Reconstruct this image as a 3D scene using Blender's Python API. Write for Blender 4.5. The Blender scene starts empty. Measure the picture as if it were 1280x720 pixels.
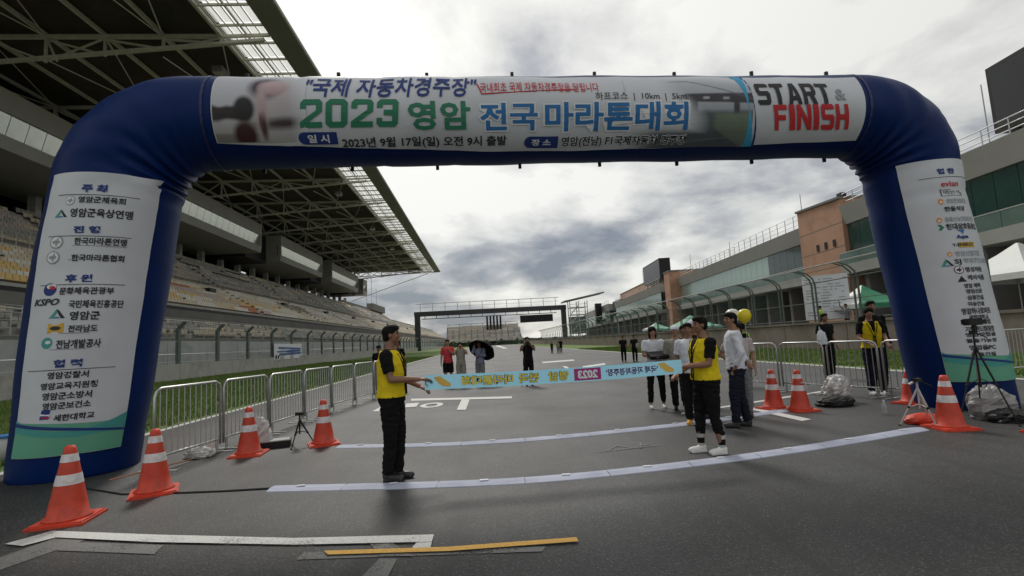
import bpy, bmesh, math, random
import mathutils
from mathutils import Vector, Matrix
R = math.radians
random.seed(7)
sc = bpy.context.scene
col = sc.collection

# ------------------------------------------------------------------ camera
cd = bpy.data.cameras.new('camera'); cam = bpy.data.objects.new('camera', cd); col.objects.link(cam)
cd.sensor_width = 36.0; cd.lens = 18.0; cd.clip_start = .05; cd.clip_end = 6000
rows = ((0.99703016, 0.04857333, -0.0597619), (-0.05429222, -0.10703323, -0.992772), (-0.05461875, 0.99306823, -0.10407821))
m3 = Matrix(rows)                       # camera axes -> world
cam.matrix_world = Matrix.Translation((0, 0, 1.5)) @ m3.to_4x4()
sc.camera = cam

# ------------------------------------------------------------------ sky and sun
SUN_EL, SUN_AZ = 47.0, -12.0            # azimuth from +Y, towards -X
sdir = Vector((math.sin(R(SUN_AZ)) * math.cos(R(SUN_EL)), math.cos(R(SUN_AZ)) * math.cos(R(SUN_EL)), math.sin(R(SUN_EL))))
w = bpy.data.worlds.new('World'); sc.world = w; w.use_nodes = True
nt = w.node_tree; N = nt.nodes; LK = nt.links
bg = N['Background']
sky = N.new('ShaderNodeTexSky'); sky.sky_type = 'NISHITA'; sky.sun_disc = False
sky.sun_elevation = R(SUN_EL); sky.sun_rotation = R(SUN_AZ)
tc = N.new('ShaderNodeTexCoord'); sep = N.new('ShaderNodeSeparateXYZ'); LK.new(tc.outputs['Generated'], sep.inputs[0])
def mth(nt, op, a, b=None, c=None, clamp=False):
    n = nt.nodes.new('ShaderNodeMath'); n.operation = op; n.use_clamp = clamp
    for i, v in enumerate((a, b, c)):
        if v is None: continue
        if isinstance(v, (int, float)): n.inputs[i].default_value = v
        else: nt.links.new(v, n.inputs[i])
    return n.outputs[0]
zz = mth(nt, 'ADD', mth(nt, 'MAXIMUM', sep.outputs['Z'], 0.0), 0.30)
cu = mth(nt, 'DIVIDE', sep.outputs['X'], zz); cv = mth(nt, 'DIVIDE', sep.outputs['Y'], zz)
cmb = N.new('ShaderNodeCombineXYZ'); LK.new(cu, cmb.inputs[0]); LK.new(cv, cmb.inputs[1]); cmb.inputs[2].default_value = 3.7
def noise(nt, vec, scale, detail=5, rough=.55, dist=0.0):
    n = nt.nodes.new('ShaderNodeTexNoise'); n.inputs['Scale'].default_value = scale; n.inputs['Detail'].default_value = detail
    n.inputs['Roughness'].default_value = rough; n.inputs['Distortion'].default_value = dist
    if vec is not None: nt.links.new(vec, n.inputs['Vector'])
    return n.outputs['Fac']
def ramp(nt, fac, stops):
    n = nt.nodes.new('ShaderNodeValToRGB'); e = n.color_ramp.elements
    while len(e) < len(stops): e.new(.5)
    for el, (p, c) in zip(e, stops):
        el.position = p; el.color = (c[0], c[1], c[2], 1) if not isinstance(c, (int, float)) else (c, c, c, 1)
    nt.links.new(fac, n.inputs[0]); return n.outputs[0]
def mixc(nt, fac, a, b, mode='MIX'):
    n = nt.nodes.new('ShaderNodeMix'); n.data_type = 'RGBA'; n.blend_type = mode
    if isinstance(fac, (int, float)): n.inputs[0].default_value = fac
    else: nt.links.new(fac, n.inputs[0])
    for i, v in ((6, a), (7, b)):
        if isinstance(v, (tuple, list)): n.inputs[i].default_value = (*v, 1) if len(v) == 3 else v
        else: nt.links.new(v, n.inputs[i])
    return n.outputs[2]
big = noise(nt, cmb.outputs[0], .9, 3, .5, .2)
mid = noise(nt, cmb.outputs[0], 2.3, 7, .52, .25)
fine = noise(nt, cmb.outputs[0], 13.0, 5, .6, .3)
cl = mth(nt, 'ADD', mth(nt, 'MULTIPLY', big, .55), mth(nt, 'ADD', mth(nt, 'MULTIPLY', mid, .5), mth(nt, 'MULTIPLY', fine, .07)))
ccol = ramp(nt, cl, [(.44, (2.5, 2.8, 3.3)), (.505, (4.9, 5.0, 5.2)), (.555, (7.9, 7.9, 7.6)), (.62, (10.6, 10.5, 9.9))])
# the sun lights the cloud deck from behind
dt = N.new('ShaderNodeVectorMath'); dt.operation = 'DOT_PRODUCT'; LK.new(tc.outputs['Generated'], dt.inputs[0]); dt.inputs[1].default_value = sdir
glow = mth(nt, 'POWER', mth(nt, 'MAXIMUM', dt.outputs['Value'], 0.0), 3.0)
gl = mth(nt, 'ADD', mth(nt, 'MULTIPLY', glow, .30), .76)
ccol = mixc(nt, 1.0, ccol, (1, 1, 1), 'MULTIPLY')
vm = N.new('ShaderNodeVectorMath'); vm.operation = 'SCALE'; LK.new(ccol, vm.inputs[0]); LK.new(gl, vm.inputs['Scale'])
final = mixc(nt, .10, vm.outputs[0], sky.outputs[0])
LK.new(final, bg.inputs['Color']); bg.inputs['Strength'].default_value = .1

sl = bpy.data.lights.new('sun', 'SUN'); sl.energy = 1.8; sl.angle = R(10); sl.color = (1, .95, .88)
so = bpy.data.objects.new('sun', sl); col.objects.link(so); so.rotation_euler = sdir.to_track_quat('Z', 'Y').to_euler(); so.location = (0, 0, 60)
sc.view_settings.view_transform = 'Standard'; sc.view_settings.look = 'None'; sc.view_settings.exposure = 0.0; sc.view_settings.gamma = 1
sc.cycles.use_denoising = True

# ------------------------------------------------------------------ materials
MATS = {}
def mat(name, c, rough=.6, var=.12, scale=2.0, bump=0.0, bscale=40.0, metal=0.0, spec=.5, fine_var=0.0, dirt=None, dscale=.6, trans=0.0, sub=0.0):
    if name in MATS: return MATS[name]
    m = bpy.data.materials.new(name); m.use_nodes = True; t = m.node_tree; p = t.nodes['Principled BSDF']
    tcn = t.nodes.new('ShaderNodeTexCoord'); v = tcn.outputs['Object']
    n = noise(t, v, scale, 5, .6)
    lo = tuple(max(0, x * (1 - var)) for x in c); hi = tuple(min(1, x * (1 + var)) for x in c)
    k = ramp(t, n, [(.3, lo), (.7, hi)])
    if fine_var:
        f = noise(t, v, bscale, 3, .7)
        k = mixc(t, 1.0, k, ramp(t, f, [(.3, 1 - fine_var), (.7, 1 + fine_var)]), 'MULTIPLY')
    if dirt:
        d = noise(t, v, dscale, 6, .65, .6)
        k = mixc(t, mth(t, 'MULTIPLY', ramp(t, d, [(.46, 0), (.68, 1)]), .65), k, dirt)
    t.links.new(k, p.inputs['Base Color'])
    p.inputs['Roughness'].default_value = rough; p.inputs['Metallic'].default_value = metal
    p.inputs['Specular IOR Level'].default_value = spec
    p.inputs['Transmission Weight'].default_value = trans
    if bump:
        b = t.nodes.new('ShaderNodeBump'); b.inputs['Strength'].default_value = bump; b.inputs['Distance'].default_value = .02
        t.links.new(noise(t, v, bscale, 4, .6), b.inputs['Height']); t.links.new(b.outputs[0], p.inputs['Normal'])
    MATS[name] = m; return m
def sheer(name, c, fac, rough=.6, trl=False):      # see-through cloth, mesh or plastic
    if name in MATS: return MATS[name]
    m = bpy.data.materials.new(name); m.use_nodes = True; t = m.node_tree; p = t.nodes['Principled BSDF']; out = t.nodes['Material Output']
    p.inputs['Base Color'].default_value = (*c, 1); p.inputs['Roughness'].default_value = rough
    tr = t.nodes.new('ShaderNodeBsdfTransparent'); mx = t.nodes.new('ShaderNodeMixShader'); mx.inputs[0].default_value = fac
    src = p.outputs[0]
    if trl:
        tl = t.nodes.new('ShaderNodeBsdfTranslucent'); tl.inputs[0].default_value = (*c, 1)
        m2 = t.nodes.new('ShaderNodeMixShader'); m2.inputs[0].default_value = .7; t.links.new(p.outputs[0], m2.inputs[1]); t.links.new(tl.outputs[0], m2.inputs[2]); src = m2.outputs[0]
    t.links.new(tr.outputs[0], mx.inputs[1]); t.links.new(src, mx.inputs[2]); t.links.new(mx.outputs[0], out.inputs[0])
    MATS[name] = m; return m
def asphalt():
    m = bpy.data.materials.new('asphalt'); m.use_nodes = True; t = m.node_tree; p = t.nodes['Principled BSDF']
    v = t.nodes.new('ShaderNodeTexCoord').outputs['Object']
    mp = t.nodes.new('ShaderNodeMapping'); mp.inputs['Scale'].default_value = (1, .16, 1); t.links.new(v, mp.inputs[0])
    base = ramp(t, noise(t, v, .35, 5, .6), [(.3, (.026, .027, .028)), (.7, (.042, .042, .041))])
    streak = ramp(t, noise(t, mp.outputs[0], .9, 5, .6), [(.35, .68), (.7, 1.32)])
    base = mixc(t, 1.0, base, streak, 'MULTIPLY')
    grain = ramp(t, noise(t, v, 42, 4, .8), [(.34, .40), (.5, .95), (.66, 2.2)])
    base = mixc(t, 1.0, base, grain, 'MULTIPLY')
    vo = t.nodes.new('ShaderNodeTexVoronoi'); vo.inputs['Scale'].default_value = 38; t.links.new(v, vo.inputs['Vector'])
    sp = mth(t, 'LESS_THAN', vo.outputs['Distance'], .20)
    sp = mth(t, 'MULTIPLY', sp, mth(t, 'GREATER_THAN', noise(t, v, 11, 2), .45))
    base = mixc(t, mth(t, 'MULTIPLY', sp, .7), base, (.20, .20, .195))
    st = ramp(t, noise(t, v, 1.1, 7, .7, 1.2), [(.56, 0), (.66, 1)])
    base = mixc(t, mth(t, 'MULTIPLY', st, .6), base, (.020, .020, .021))
    mp2 = t.nodes.new('ShaderNodeMapping'); mp2.inputs['Scale'].default_value = (1, .035, 1); mp2.inputs['Rotation'].default_value = (0, 0, .05); t.links.new(v, mp2.inputs[0])
    rub = ramp(t, noise(t, mp2.outputs[0], 2.6, 3, .5), [(.56, 0), (.66, 1)])
    base = mixc(t, mth(t, 'MULTIPLY', rub, .5), base, (.018, .018, .019))
    t.links.new(base, p.inputs['Base Color'])
    t.links.new(ramp(t, noise(t, v, .5, 4), [(.3, .48), (.7, .64)]), p.inputs['Roughness'])
    b = t.nodes.new('ShaderNodeBump'); b.inputs['Strength'].default_value = .5; b.inputs['Distance'].default_value = .012
    t.links.new(noise(t, v, 60, 4, .7), b.inputs['Height']); t.links.new(b.outputs[0], p.inputs['Normal'])
    return m
def paint(name, c, wear=.5):
    m = bpy.data.materials.new(name); m.use_nodes = True; t = m.node_tree; p = t.nodes['Principled BSDF']; out = t.nodes['Material Output']
    v = t.nodes.new('ShaderNodeTexCoord').outputs['Object']
    k = mixc(t, 1.0, c, ramp(t, noise(t, v, 70, 4, .7), [(.3, .7), (.7, 1.15)]), 'MULTIPLY')
    t.links.new(k, p.inputs['Base Color']); p.inputs['Roughness'].default_value = .6
    tr = t.nodes.new('ShaderNodeBsdfTransparent'); mx = t.nodes.new('ShaderNodeMixShader')
    h = mth(t, 'ADD', mth(t, 'MULTIPLY', noise(t, v, 55, 4, .75), .55), mth(t, 'MULTIPLY', noise(t, v, 2.2, 5, .65), .45))
    t.links.new(ramp(t, h, [(wear - .06, 0), (wear + .05, 1)]), mx.inputs[0])
    t.links.new(tr.outputs[0], mx.inputs[1]); t.links.new(p.outputs[0], mx.inputs[2]); t.links.new(mx.outputs[0], out.inputs[0])
    return m
M_ASPH = asphalt()
concrete = mat('concrete', (.42, .41, .38), .85, .15, .5, .3, 25, dirt=(.22, .21, .185), dscale=.5)
concrete_pink = mat('pit_wall_concrete', (.24, .20, .18), .85, .15, .6, .3, 25, dirt=(.12, .10, .09), dscale=.4)
concrete_dark = mat('dark_concrete', (.16, .155, .145), .9, .2, .4, .2, 12)  # darker grey concrete for slabs, copings and piers
steel_cream = mat('truss_paint', (.60, .58, .50), .6, .12, 1.5)
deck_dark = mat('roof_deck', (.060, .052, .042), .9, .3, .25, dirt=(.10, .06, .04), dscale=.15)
fascia_grey = mat('fascia_panel', (.38, .37, .345), .6, .08, .4)
lip_grey = mat('lip_panel', (.26, .25, .21), .6, .08, .4)
galv = mat('galvanised_steel', (.52, .53, .52), .38, .12, 6, metal=.75)
rail_mat = mat('weathered_rail', (.50, .50, .47), .5, .12, 3, metal=.3)
fence_green = mat('fence_post_paint', (.10, .125, .115), .5, .15, 2)
black = mat('black_cloth', (.010, .010, .011), .9, .3, 8, spec=.12)
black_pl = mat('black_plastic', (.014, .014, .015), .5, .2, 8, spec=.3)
white_cloth = mat('white_cloth', (.72, .74, .78), .8, .05, 4)
seat_mats = [mat('seat_' + n, c, .55, .12, 3, fine_var=0) for n, c in (('white', (.68, .65, .57)), ('cream', (.60, .52, .38)), ('yellow', (.66, .46, .17)), ('orange', (.48, .16, .06)), ('dark', (.05, .05, .05)), ('grey', (.34, .33, .31)), ('rose', (.50, .42, .37)))]

# ------------------------------------------------------------------ mesh helpers
class MB:
    def __init__(s): s.v = []; s.f = []; s.m = []
    def face(s, pts, mi=0):
        k = len(s.v); s.v += [tuple(p) for p in pts]; s.f.append(tuple(range(k, k + len(pts)))); s.m.append(mi)
    def box(s, a, b, mi=0):
        x0, y0, z0 = a; x1, y1, z1 = b
        s.hexa([(x0, y0, z0), (x1, y0, z0), (x1, y1, z0), (x0, y1, z0), (x0, y0, z1), (x1, y0, z1), (x1, y1, z1), (x0, y1, z1)], mi)
        return s
    def hexa(s, p, mi=0):
        k = len(s.v); s.v += [tuple(q) for q in p]
        for f in ((0, 3, 2, 1), (4, 5, 6, 7), (0, 1, 5, 4), (1, 2, 6, 5), (2, 3, 7, 6), (3, 0, 4, 7)):
            s.f.append(tuple(k + i for i in f)); s.m.append(mi)
        return s
    def rings(s, rs, mi=0, cap=True, closed=True):
        k = len(s.v); n = len(rs[0])
        for r in rs: s.v += [tuple(p) for p in r]
        for i in range(len(rs) - 1):
            for j in range(n if closed else n - 1):
                a = k + i * n + j; b = k + i * n + (j + 1) % n
                s.f.append((a, b, b + n, a + n)); s.m.append(mi)
        if cap:
            s.f.append(tuple(k + j for j in reversed(range(n)))); s.m.append(mi)
            s.f.append(tuple(k + (len(rs) - 1) * n + j for j in range(n))); s.m.append(mi)
        return s
    def bar(s, p, q, r, n=5, mi=0, r2=None):
        return s.tube([p, q], [r, r if r2 is None else r2], n, mi)
    def beam(s, p, q, wd, h, mi=0):
        p = Vector(p); q = Vector(q); d = (q - p).normalized()
        u = d.cross(Vector((0, 0, 1)))
        if u.length < 1e-3: u = Vector((1, 0, 0))
        u.normalize(); v = u.cross(d); u = u * wd / 2; v = v * h / 2
        return s.rings([[c - u - v, c + u - v, c + u + v, c - u + v] for c in (p, q)], mi)
    def tube(s, pts, r, n=6, mi=0, cap=True):
        pts = [Vector(p) for p in pts]; rs = []
        if not isinstance(r, (list, tuple)): r = [r] * len(pts)
        for i, p in enumerate(pts):
            d = (pts[min(i + 1, len(pts) - 1)] - pts[max(i - 1, 0)]).normalized()
            up = Vector((0, 0, 1)) if abs(d.z) < .9 else Vector((0, 1, 0))
            if i == 0: u = d.cross(up).normalized()
            else: u = (u - d * u.dot(d)).normalized()
            v = d.cross(u)
            rs.append([p + (u * math.cos(a) + v * math.sin(a)) * r[i] for a in (2 * math.pi * j / n for j in range(n))])
        return s.rings(rs, mi, cap)
    def lathe(s, prof, n=20, mi=0, c=(0, 0, 0), cap=True):
        return s.rings([[(c[0] + r * math.cos(2 * math.pi * j / n), c[1] + r * math.sin(2 * math.pi * j / n), c[2] + z) for j in range(n)] for r, z in prof], mi, cap)
    def ell(s, c, rx, ry, rz, n=14, m=9, mi=0, rot=None):
        rs = []
        for i in range(m + 1):
            a = -math.pi / 2 + math.pi * i / m; rr = max(math.cos(a), .03); z = math.sin(a)
            ring = [Vector((rx * rr * math.cos(2 * math.pi * j / n), ry * rr * math.sin(2 * math.pi * j / n), rz * z)) for j in range(n)]
            if rot is not None: ring = [rot @ p for p in ring]
            rs.append([p + Vector(c) for p in ring])
        return s.rings(rs, mi)
    def mesh(s, name, mats, smooth=False, off=None):
        me = bpy.data.meshes.new(name)
        vs = s.v if off is None else [(x - off[0], y - off[1], z - off[2]) for x, y, z in s.v]
        me.from_pydata(vs, [], s.f)
        for m in (mats if isinstance(mats, (list, tuple)) else [mats]): me.materials.append(m)
        me.polygons.foreach_set('material_index', s.m)
        if smooth: me.polygons.foreach_set('use_smooth', [True] * len(me.polygons))
        me.update(); return me
    def build(s, name, mats, parent=None, smooth=False, world=True, kind=None):
        """verts given in world space when world, else in the parent's frame"""
        off = None
        if parent is not None and world:
            off = parent.get('_o')
        me = s.mesh(name, mats, smooth, off)
        o = bpy.data.objects.new(name, me); col.objects.link(o)
        if parent is not None: o.parent = parent
        if kind: o['kind'] = kind
        return o
ORI = {}
def thing(name, label, cat, loc=(0, 0, 0), rz=0, group=None):
    o = bpy.data.objects.new(name, None); col.objects.link(o); o.empty_display_size = .2
    o.location = loc; o.rotation_euler = (0, 0, rz); o['label'] = label; o['category'] = cat
    if group: o['group'] = group
    ORI[o.name] = loc
    return o
def part(mb, name, mats, parent, smooth=False, kind=None, local=True):
    """local=True: coordinates in the parent's frame; False: world coordinates (parent unrotated)"""
    off = None
    if not local:
        p = parent
        while p is not None and p.name not in ORI: p = p.parent
        off = ORI[p.name]
    me = mb.mesh(name, mats, smooth, off); o = bpy.data.objects.new(name, me); col.objects.link(o); o.parent = parent
    if kind: o['kind'] = kind
    return o
def share(name, me, parent, loc=(0, 0, 0), rot=(0, 0, 0)):
    o = bpy.data.objects.new(name, me); col.objects.link(o); o.parent = parent; o.location = loc; o.rotation_euler = rot; return o
def single(mb, name, mats, label, cat, group=None, smooth=False, loc=(0, 0, 0), rz=0):
    me = mb.mesh(name, mats, smooth); o = bpy.data.objects.new(name, me); col.objects.link(o); o.location = loc; o.rotation_euler = (0, 0, rz)
    o['label'] = label; o['category'] = cat
    if group: o['group'] = group
    return o
def struct(mb, name, mats, smooth=False, kind='structure'):
    me = mb.mesh(name, mats, smooth); o = bpy.data.objects.new(name, me); col.objects.link(o); o['kind'] = kind; return o
def copy_thing(root, loc, rz=None, label=None, name=None):
    def cp(o, par):
        c = o.copy(); col.objects.link(c); c.parent = par
        if name and par is None: c.name = name
        for ch in o.children: cp(ch, c)
        return c
    r = cp(root, None); r.location = loc
    if rz is not None: r.rotation_euler = (0, 0, rz)
    if label: r['label'] = label
    return r

# ------------------------------------------------------------------ ground, track, grass, markings
g = MB(); g.face([(-3000, -400, -.03), (3000, -400, -.03), (3000, 5000, -.03), (-3000, 5000, -.03)])
struct(g, 'ground', mat('dry_ground', (.13, .13, .09), .95, .3, .05, dirt=(.07, .09, .04), dscale=.02))
g = MB(); g.face([(-7.2, -30, .004), (12.4, -30, .004), (12.6, 60, .004), (15, 260, .004), (9, 420, .004), (-6, 420, .004), (-6.6, 200, .004), (-7.2, 60, .004)])
struct(g, 'track', M_ASPH)
turf = mat('turf', (.10, .165, .032), .95, .3, .8, .4, 30, fine_var=.25, dirt=(.17, .20, .06), dscale=.5)
g = MB(); g.face([(-23, -30, 0), (-7.2, -30, 0), (-7.2, 60, 0), (-6.6, 200, 0), (-6, 420, 0), (-23, 420, 0)]); struct(g, 'grass_verge', turf)
g = MB(); g.face([(12.4, -30, 0), (20.5, -30, 0), (20.5, 60, 0), (22, 260, 0), (15, 260, 0), (12.6, 60, 0)]); struct(g, 'grass_verge', turf)
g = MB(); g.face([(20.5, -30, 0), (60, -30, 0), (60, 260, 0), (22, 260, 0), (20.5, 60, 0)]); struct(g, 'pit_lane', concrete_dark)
def grass(x0, x1, y0, y1, n, seed):
    rnd = random.Random(seed); g = MB()
    for _ in range(n):
        y = y0 + (y1 - y0) * rnd.random() ** 1.7; x = rnd.uniform(x0, x1); h = rnd.uniform(.05, .15); a = rnd.uniform(0, 6.28); ww = .012 + y * .0007
        dx, dy = math.cos(a) * ww, math.sin(a) * ww; lx, ly = rnd.uniform(-.05, .05), rnd.uniform(-.05, .05)
        k = len(g.v); g.v += [(x - dx, y - dy, 0), (x + dx, y + dy, 0), (x + lx, y + ly, h)]; g.f.append((k, k + 1, k + 2)); g.m.append(0 if rnd.random() < .8 else 1)
    struct(g, 'grass', [mat('grass_blade', (.11, .19, .035), .8, .35, 1.5), mat('dry_blade', (.22, .23, .08), .8, .3, 1.5)], kind='stuff')
grass(-22.6, -7.35, 7, 75, 90000, 1); grass(12.75, 20.2, 9, 70, 45000, 2)
W_P = paint('white_road_paint', (.62, .62, .60), .40); W_G = paint('worn_grey_paint', (.17, .17, .165), .44); W_Y = paint('yellow_road_tape', (.72, .40, .06), .30)
W_L = paint('white_edge_paint', (.6, .6, .58), .32)
lay = [0]
def mark(pts, m, name='road_marking', z=None):
    lay[0] += 1; g = MB(); g.face([(x, y, z or (.008 + .0006 * (lay[0] % 12))) for x, y in pts]); struct(g, name, m)
def strip(up, lo, m, z):
    g = MB()
    for i in range(len(up) - 1): g.face([(*up[i], z), (*up[i + 1], z), (*lo[i + 1], z), (*lo[i], z)])
    struct(g, 'road_marking', m)
mark([(-4.18, 4.83), (-4.01, 5.1), (-3.76, 4.98), (-3.96, 4.74)], W_P, z=.016)
strip([(-4.01, 5.1), (-2.89, 4.77), (-1.61, 4.43), (-0.47, 4.27)], [(-3.82, 4.9), (-2.82, 4.59), (-1.55, 4.28), (-0.47, 4.12)], W_P, .018)
mark([(-0.47, 4.12), (-0.47, 3.98), (-0.61, 4.04), (-0.59, 4.13)], W_P, z=.016)
mark([(-4.05, 4.2), (-3.83, 4.92), (-3.5, 4.8), (-3.8, 4.0)], W_G, z=.008)
mark([(-3.68, 4.79), (-2.68, 4.52), (-2.64, 4.33), (-3.55, 4.58)], W_G, z=.010)
mark([(-1.44, 4.0), (-1.43, 4.13), (0.38, 3.88), (0.34, 3.8)], W_G, z=.009)
mark([(-0.82, 3.9), (-0.69, 3.87), (-0.72, 3.3), (-0.95, 3.3)], W_G, z=.0105)
mark([(-0.95, 4.19), (-0.78, 4.18), (-0.58, 3.89), (-0.83, 3.94)], W_G, z=.012)
strip([(-1.27, 4.1), (-0.34, 3.99), (0.62, 3.98)], [(-1.22, 4.02), (-0.33, 3.91), (0.62, 3.9)], W_Y, .0205)
mark([(-2.19, 15.27), (0.69, 14.24), (0.67, 13.75), (-2.11, 14.71)], W_L)
mark([(-0.68, 14.22), (-0.46, 14.09), (-0.49, 11.96), (-0.70, 12.06)], W_L)
g = MB()
for i in range(20):
    a0, a1 = 2 * math.pi * i / 20, 2 * math.pi * (i + 1) / 20
    g.face([(-1.4 + .29 * math.cos(a0), 13.35 + .52 * math.sin(a0), .012), (-1.4 + .29 * math.cos(a1), 13.35 + .52 * math.sin(a1), .012), (-1.4 + .15 * math.cos(a1), 13.35 + .3 * math.sin(a1), .012), (-1.4 + .15 * math.cos(a0), 13.35 + .3 * math.sin(a0), .012)])
struct(g, 'road_marking', W_L)
mark([(-2.15, 14.07), (-1.80, 14.04), (-1.77, 13.17), (-2.05, 13.17)], W_L)
mark([(-2.77, 12.76), (-2.75, 13.68), (-2.49, 13.39), (-2.5, 12.63)], W_L)
mark([(3.89, 35.38), (6.27, 36.3), (5.97, 34.31), (3.77, 33.43)], W_L)
mark([(5.12, 27.08), (6.77, 28.99), (6.42, 27.31), (4.88, 25.61)], W_L)
mark([(4.23, 28.22), (4.41, 27.98), (4.15, 24.88), (3.98, 25.07)], W_L)
mark([(4.5, 120), (5.5, 120), (7, 240), (5, 240)], W_L)
mark([(4.87, 9.49), (5.06, 9.62), (5.15, 8.07), (4.93, 7.98)], W_L)
mark([(3.61, 9.55), (7.58, 11.38), (7.37, 11.12), (3.53, 9.38)], W_L)
mark([(12.15, 10), (12.35, 10), (12.35, 120), (12.15, 120)], W_L); mark([(12.15, -5), (12.35, -5), (12.35, 10), (12.15, 10)], W_L, z=.009)
strip([(-7.15, 2), (-7.15, 60), (-6.5, 200)], [(-6.95, 2), (-6.95, 60), (-6.2, 200)], W_L, .011)
# chalk scribble between the mats
g = MB()
for (x0, y0, x1, y1) in ((1.55, 6.85, 1.75, 7.1), (1.75, 7.1, 1.9, 6.9), (1.95, 6.95, 2.2, 7.05), (1.4, 6.8, 2.3, 6.95), (2.0, 6.85, 2.1, 7.2)):
    d = Vector((x1 - x0, y1 - y0)); n_ = Vector((-d.y, d.x)).normalized() * .012
    g.face([(x0 - n_.x, y0 - n_.y, .0145), (x1 - n_.x, y1 - n_.y, .0145), (x1 + n_.x, y1 + n_.y, .0145), (x0 + n_.x, y0 + n_.y, .0145)])
struct(g, 'chalk_mark', W_G)

# ------------------------------------------------------------------ left retaining wall and catch fence
t = thing('retaining_wall', 'long pale concrete wall at the foot of the grandstand, behind the left grass', 'wall', (-23, 60, 0))
pm = MB().box((-.25, 0, -.05), (.25, 7.94, 1.22)).mesh('wall_block', concrete)
for i in range(44): share('wall_block', pm, t, (0, -52 + 8 * i, 0))
t = thing('catch_fence', 'green posted catch fence with bent tops standing on the left concrete wall', 'fence', (-23.05, 60, 0))
pmb = MB(); pmb.beam((0, 0, 1.06), (0, 0, 3.9), .22, .34); pmb.beam((0, 0, 3.88), (.55, 0, 4.4), .16, .22); pmesh = pmb.mesh('fence_post', fence_green)
yy = 11.5; ys = []
while yy < 380: ys.append(yy); yy += 5.75
for y in ys: share('fence_post', pmesh, t, (0, y - 60, 0))
for zc_, xx in ((4.4, .55), (3.9, 0), (2.9, 0), (1.35, 0)):
    part(MB().bar((xx, -60, zc_), (xx, 320, zc_), .045 if zc_ > 4 else .022, 5), 'fence_rail', rail_mat, t)
part(MB().box((-.01, -60, 1.1), (.0, 320, 3.88)), 'mesh_panel', sheer('fence_mesh', (.25, .28, .27), .10), t)

# ------------------------------------------------------------------ main grandstand
gs = thing('grandstand', 'huge covered grandstand with dark trussed cantilever roof over pale empty seats', 'grandstand', (-36, 84, 0))
def gp(mb, name, mats, **k): return part(mb, name, mats, gs, local=False, **k)
# front wall panels
for i in range(60):
    y = 8 + 6 * i
    if y > 330: break
    gp(MB().box((-26.2, y, 0), (-26, y + 5.92, 2.0)).box((-26.2, y, 2.03), (-26.01, y + 5.92, 3.1)), 'front_panel', mat('front_panel', (.50, .52, .50), .7, .1, .4, dirt=(.33, .33, .31)))
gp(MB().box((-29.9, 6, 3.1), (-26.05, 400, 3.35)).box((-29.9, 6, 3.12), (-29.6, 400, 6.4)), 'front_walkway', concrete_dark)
# stepped terraces
tb = MB(); SEATROWS = []
def terrace(x0, z0, x1, z1, n, ya, yb):
    for i in range(n):
        xa = x0 + (x1 - x0) * i / n; xb = x0 + (x1 - x0) * (i + 1) / n; z = z0 + (z1 - z0) * i / n; zn = z0 + (z1 - z0) * (i + 1) / n
        tb.hexa([(xb, ya, z - 1.2), (xa, ya, z - 1.2), (xa, yb, z - 1.2), (xb, yb, z - 1.2), (xb, ya, z), (xa, ya, z), (xa, yb, z), (xb, yb, z)])
        SEATROWS.append(((xa + xb) / 2, z, i, n, ya, yb))
terrace(-26.3, 3.4, -29.6, 5.0, 4, 10, 400); fr = list(SEATROWS); SEATROWS.clear()
terrace(-30, 6.9, -36, 10.6, 9, 8, 420); lowr = list(SEATROWS); SEATROWS.clear()
terrace(-36.6, 11.3, -43.4, 16.3, 10, 8, 225); upr = list(SEATROWS); SEATROWS.clear()
terrace(-36.6, 11.0, -41, 13.5, 6, 225, 420); upr2 = list(SEATROWS); SEATROWS.clear()
gp(tb, 'terrace', concrete)
sb = MB(); rnd = random.Random(5)
def seat(x, y, z, mi, dy):
    sb.box((x - .20, y, z + .30), (x + .18, y + dy - .06, z + .38), mi)
    sb.hexa([(x - .26, y, z + .34), (x - .2, y, z + .34), (x - .2, y + dy - .06, z + .34), (x - .26, y + dy - .06, z + .34), (x - .34, y, z + .82), (x - .28, y, z + .82), (x - .28, y + dy - .06, z + .82), (x - .34, y + dy - .06, z + .82)], mi)
for rowsx, tier in ((lowr, 0), (upr, 1), (upr2, 1), (fr, 2)):
    for (x, z, i, n, ya, yb) in rowsx:
        y = ya
        while y < yb:
            dy = .52 if y < 75 else (1.04 if y < 150 else 2.6)
            sec = y % 24
            if sec < 1.4: y += dy; continue
            keep = rnd.random() < .72 and y > ya + 1
            if keep: pass
            elif tier == 0:
                r_ = rnd.random() * .7; near = max(0, 1 - (y - 8) / 75)
                if r_ < .035 and sec > 4: mi = 4
                elif i <= 3 and rnd.random() < .75 * near: mi = 2
                elif i <= 1 and math.sin(y * .7) > .2 and rnd.random() < .42 * near: mi = 3
                elif math.sin(y * .11 + i * .3) > .93: mi = 3 if rnd.random() < .16 else 6
                else: mi = rnd.choice((0, 0, 1, 1, 1, 6 if y > 90 else 2 if rnd.random() < .3 else 0))
            elif tier == 1:
                mi = rnd.choice((5, 5, 5, 1, 6)) if rnd.random() > .05 else 4
            else: mi = rnd.choice((1, 5, 5))
            if mi == 4: pass
            elif rnd.random() > (.006 if tier < 2 else .10): seat(x, y, z, mi, dy)
            # vomitory gaps read as dark squares
            y += dy
gp(sb, 'seat_rows', seat_mats, kind='stuff')
# solid black blocks stand in for shaded vomitory openings, staggered up the tiers
vm_ = MB().box((-.9, 0, -.3), (-.02, 1.5, .62)).mesh('vomitory', black_pl)
for k in range(22): share('vomitory', vm_, gs, (-34.0 + 36, 30 + 12 * k - 84, 9.7 if k % 2 else 8.6))
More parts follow.
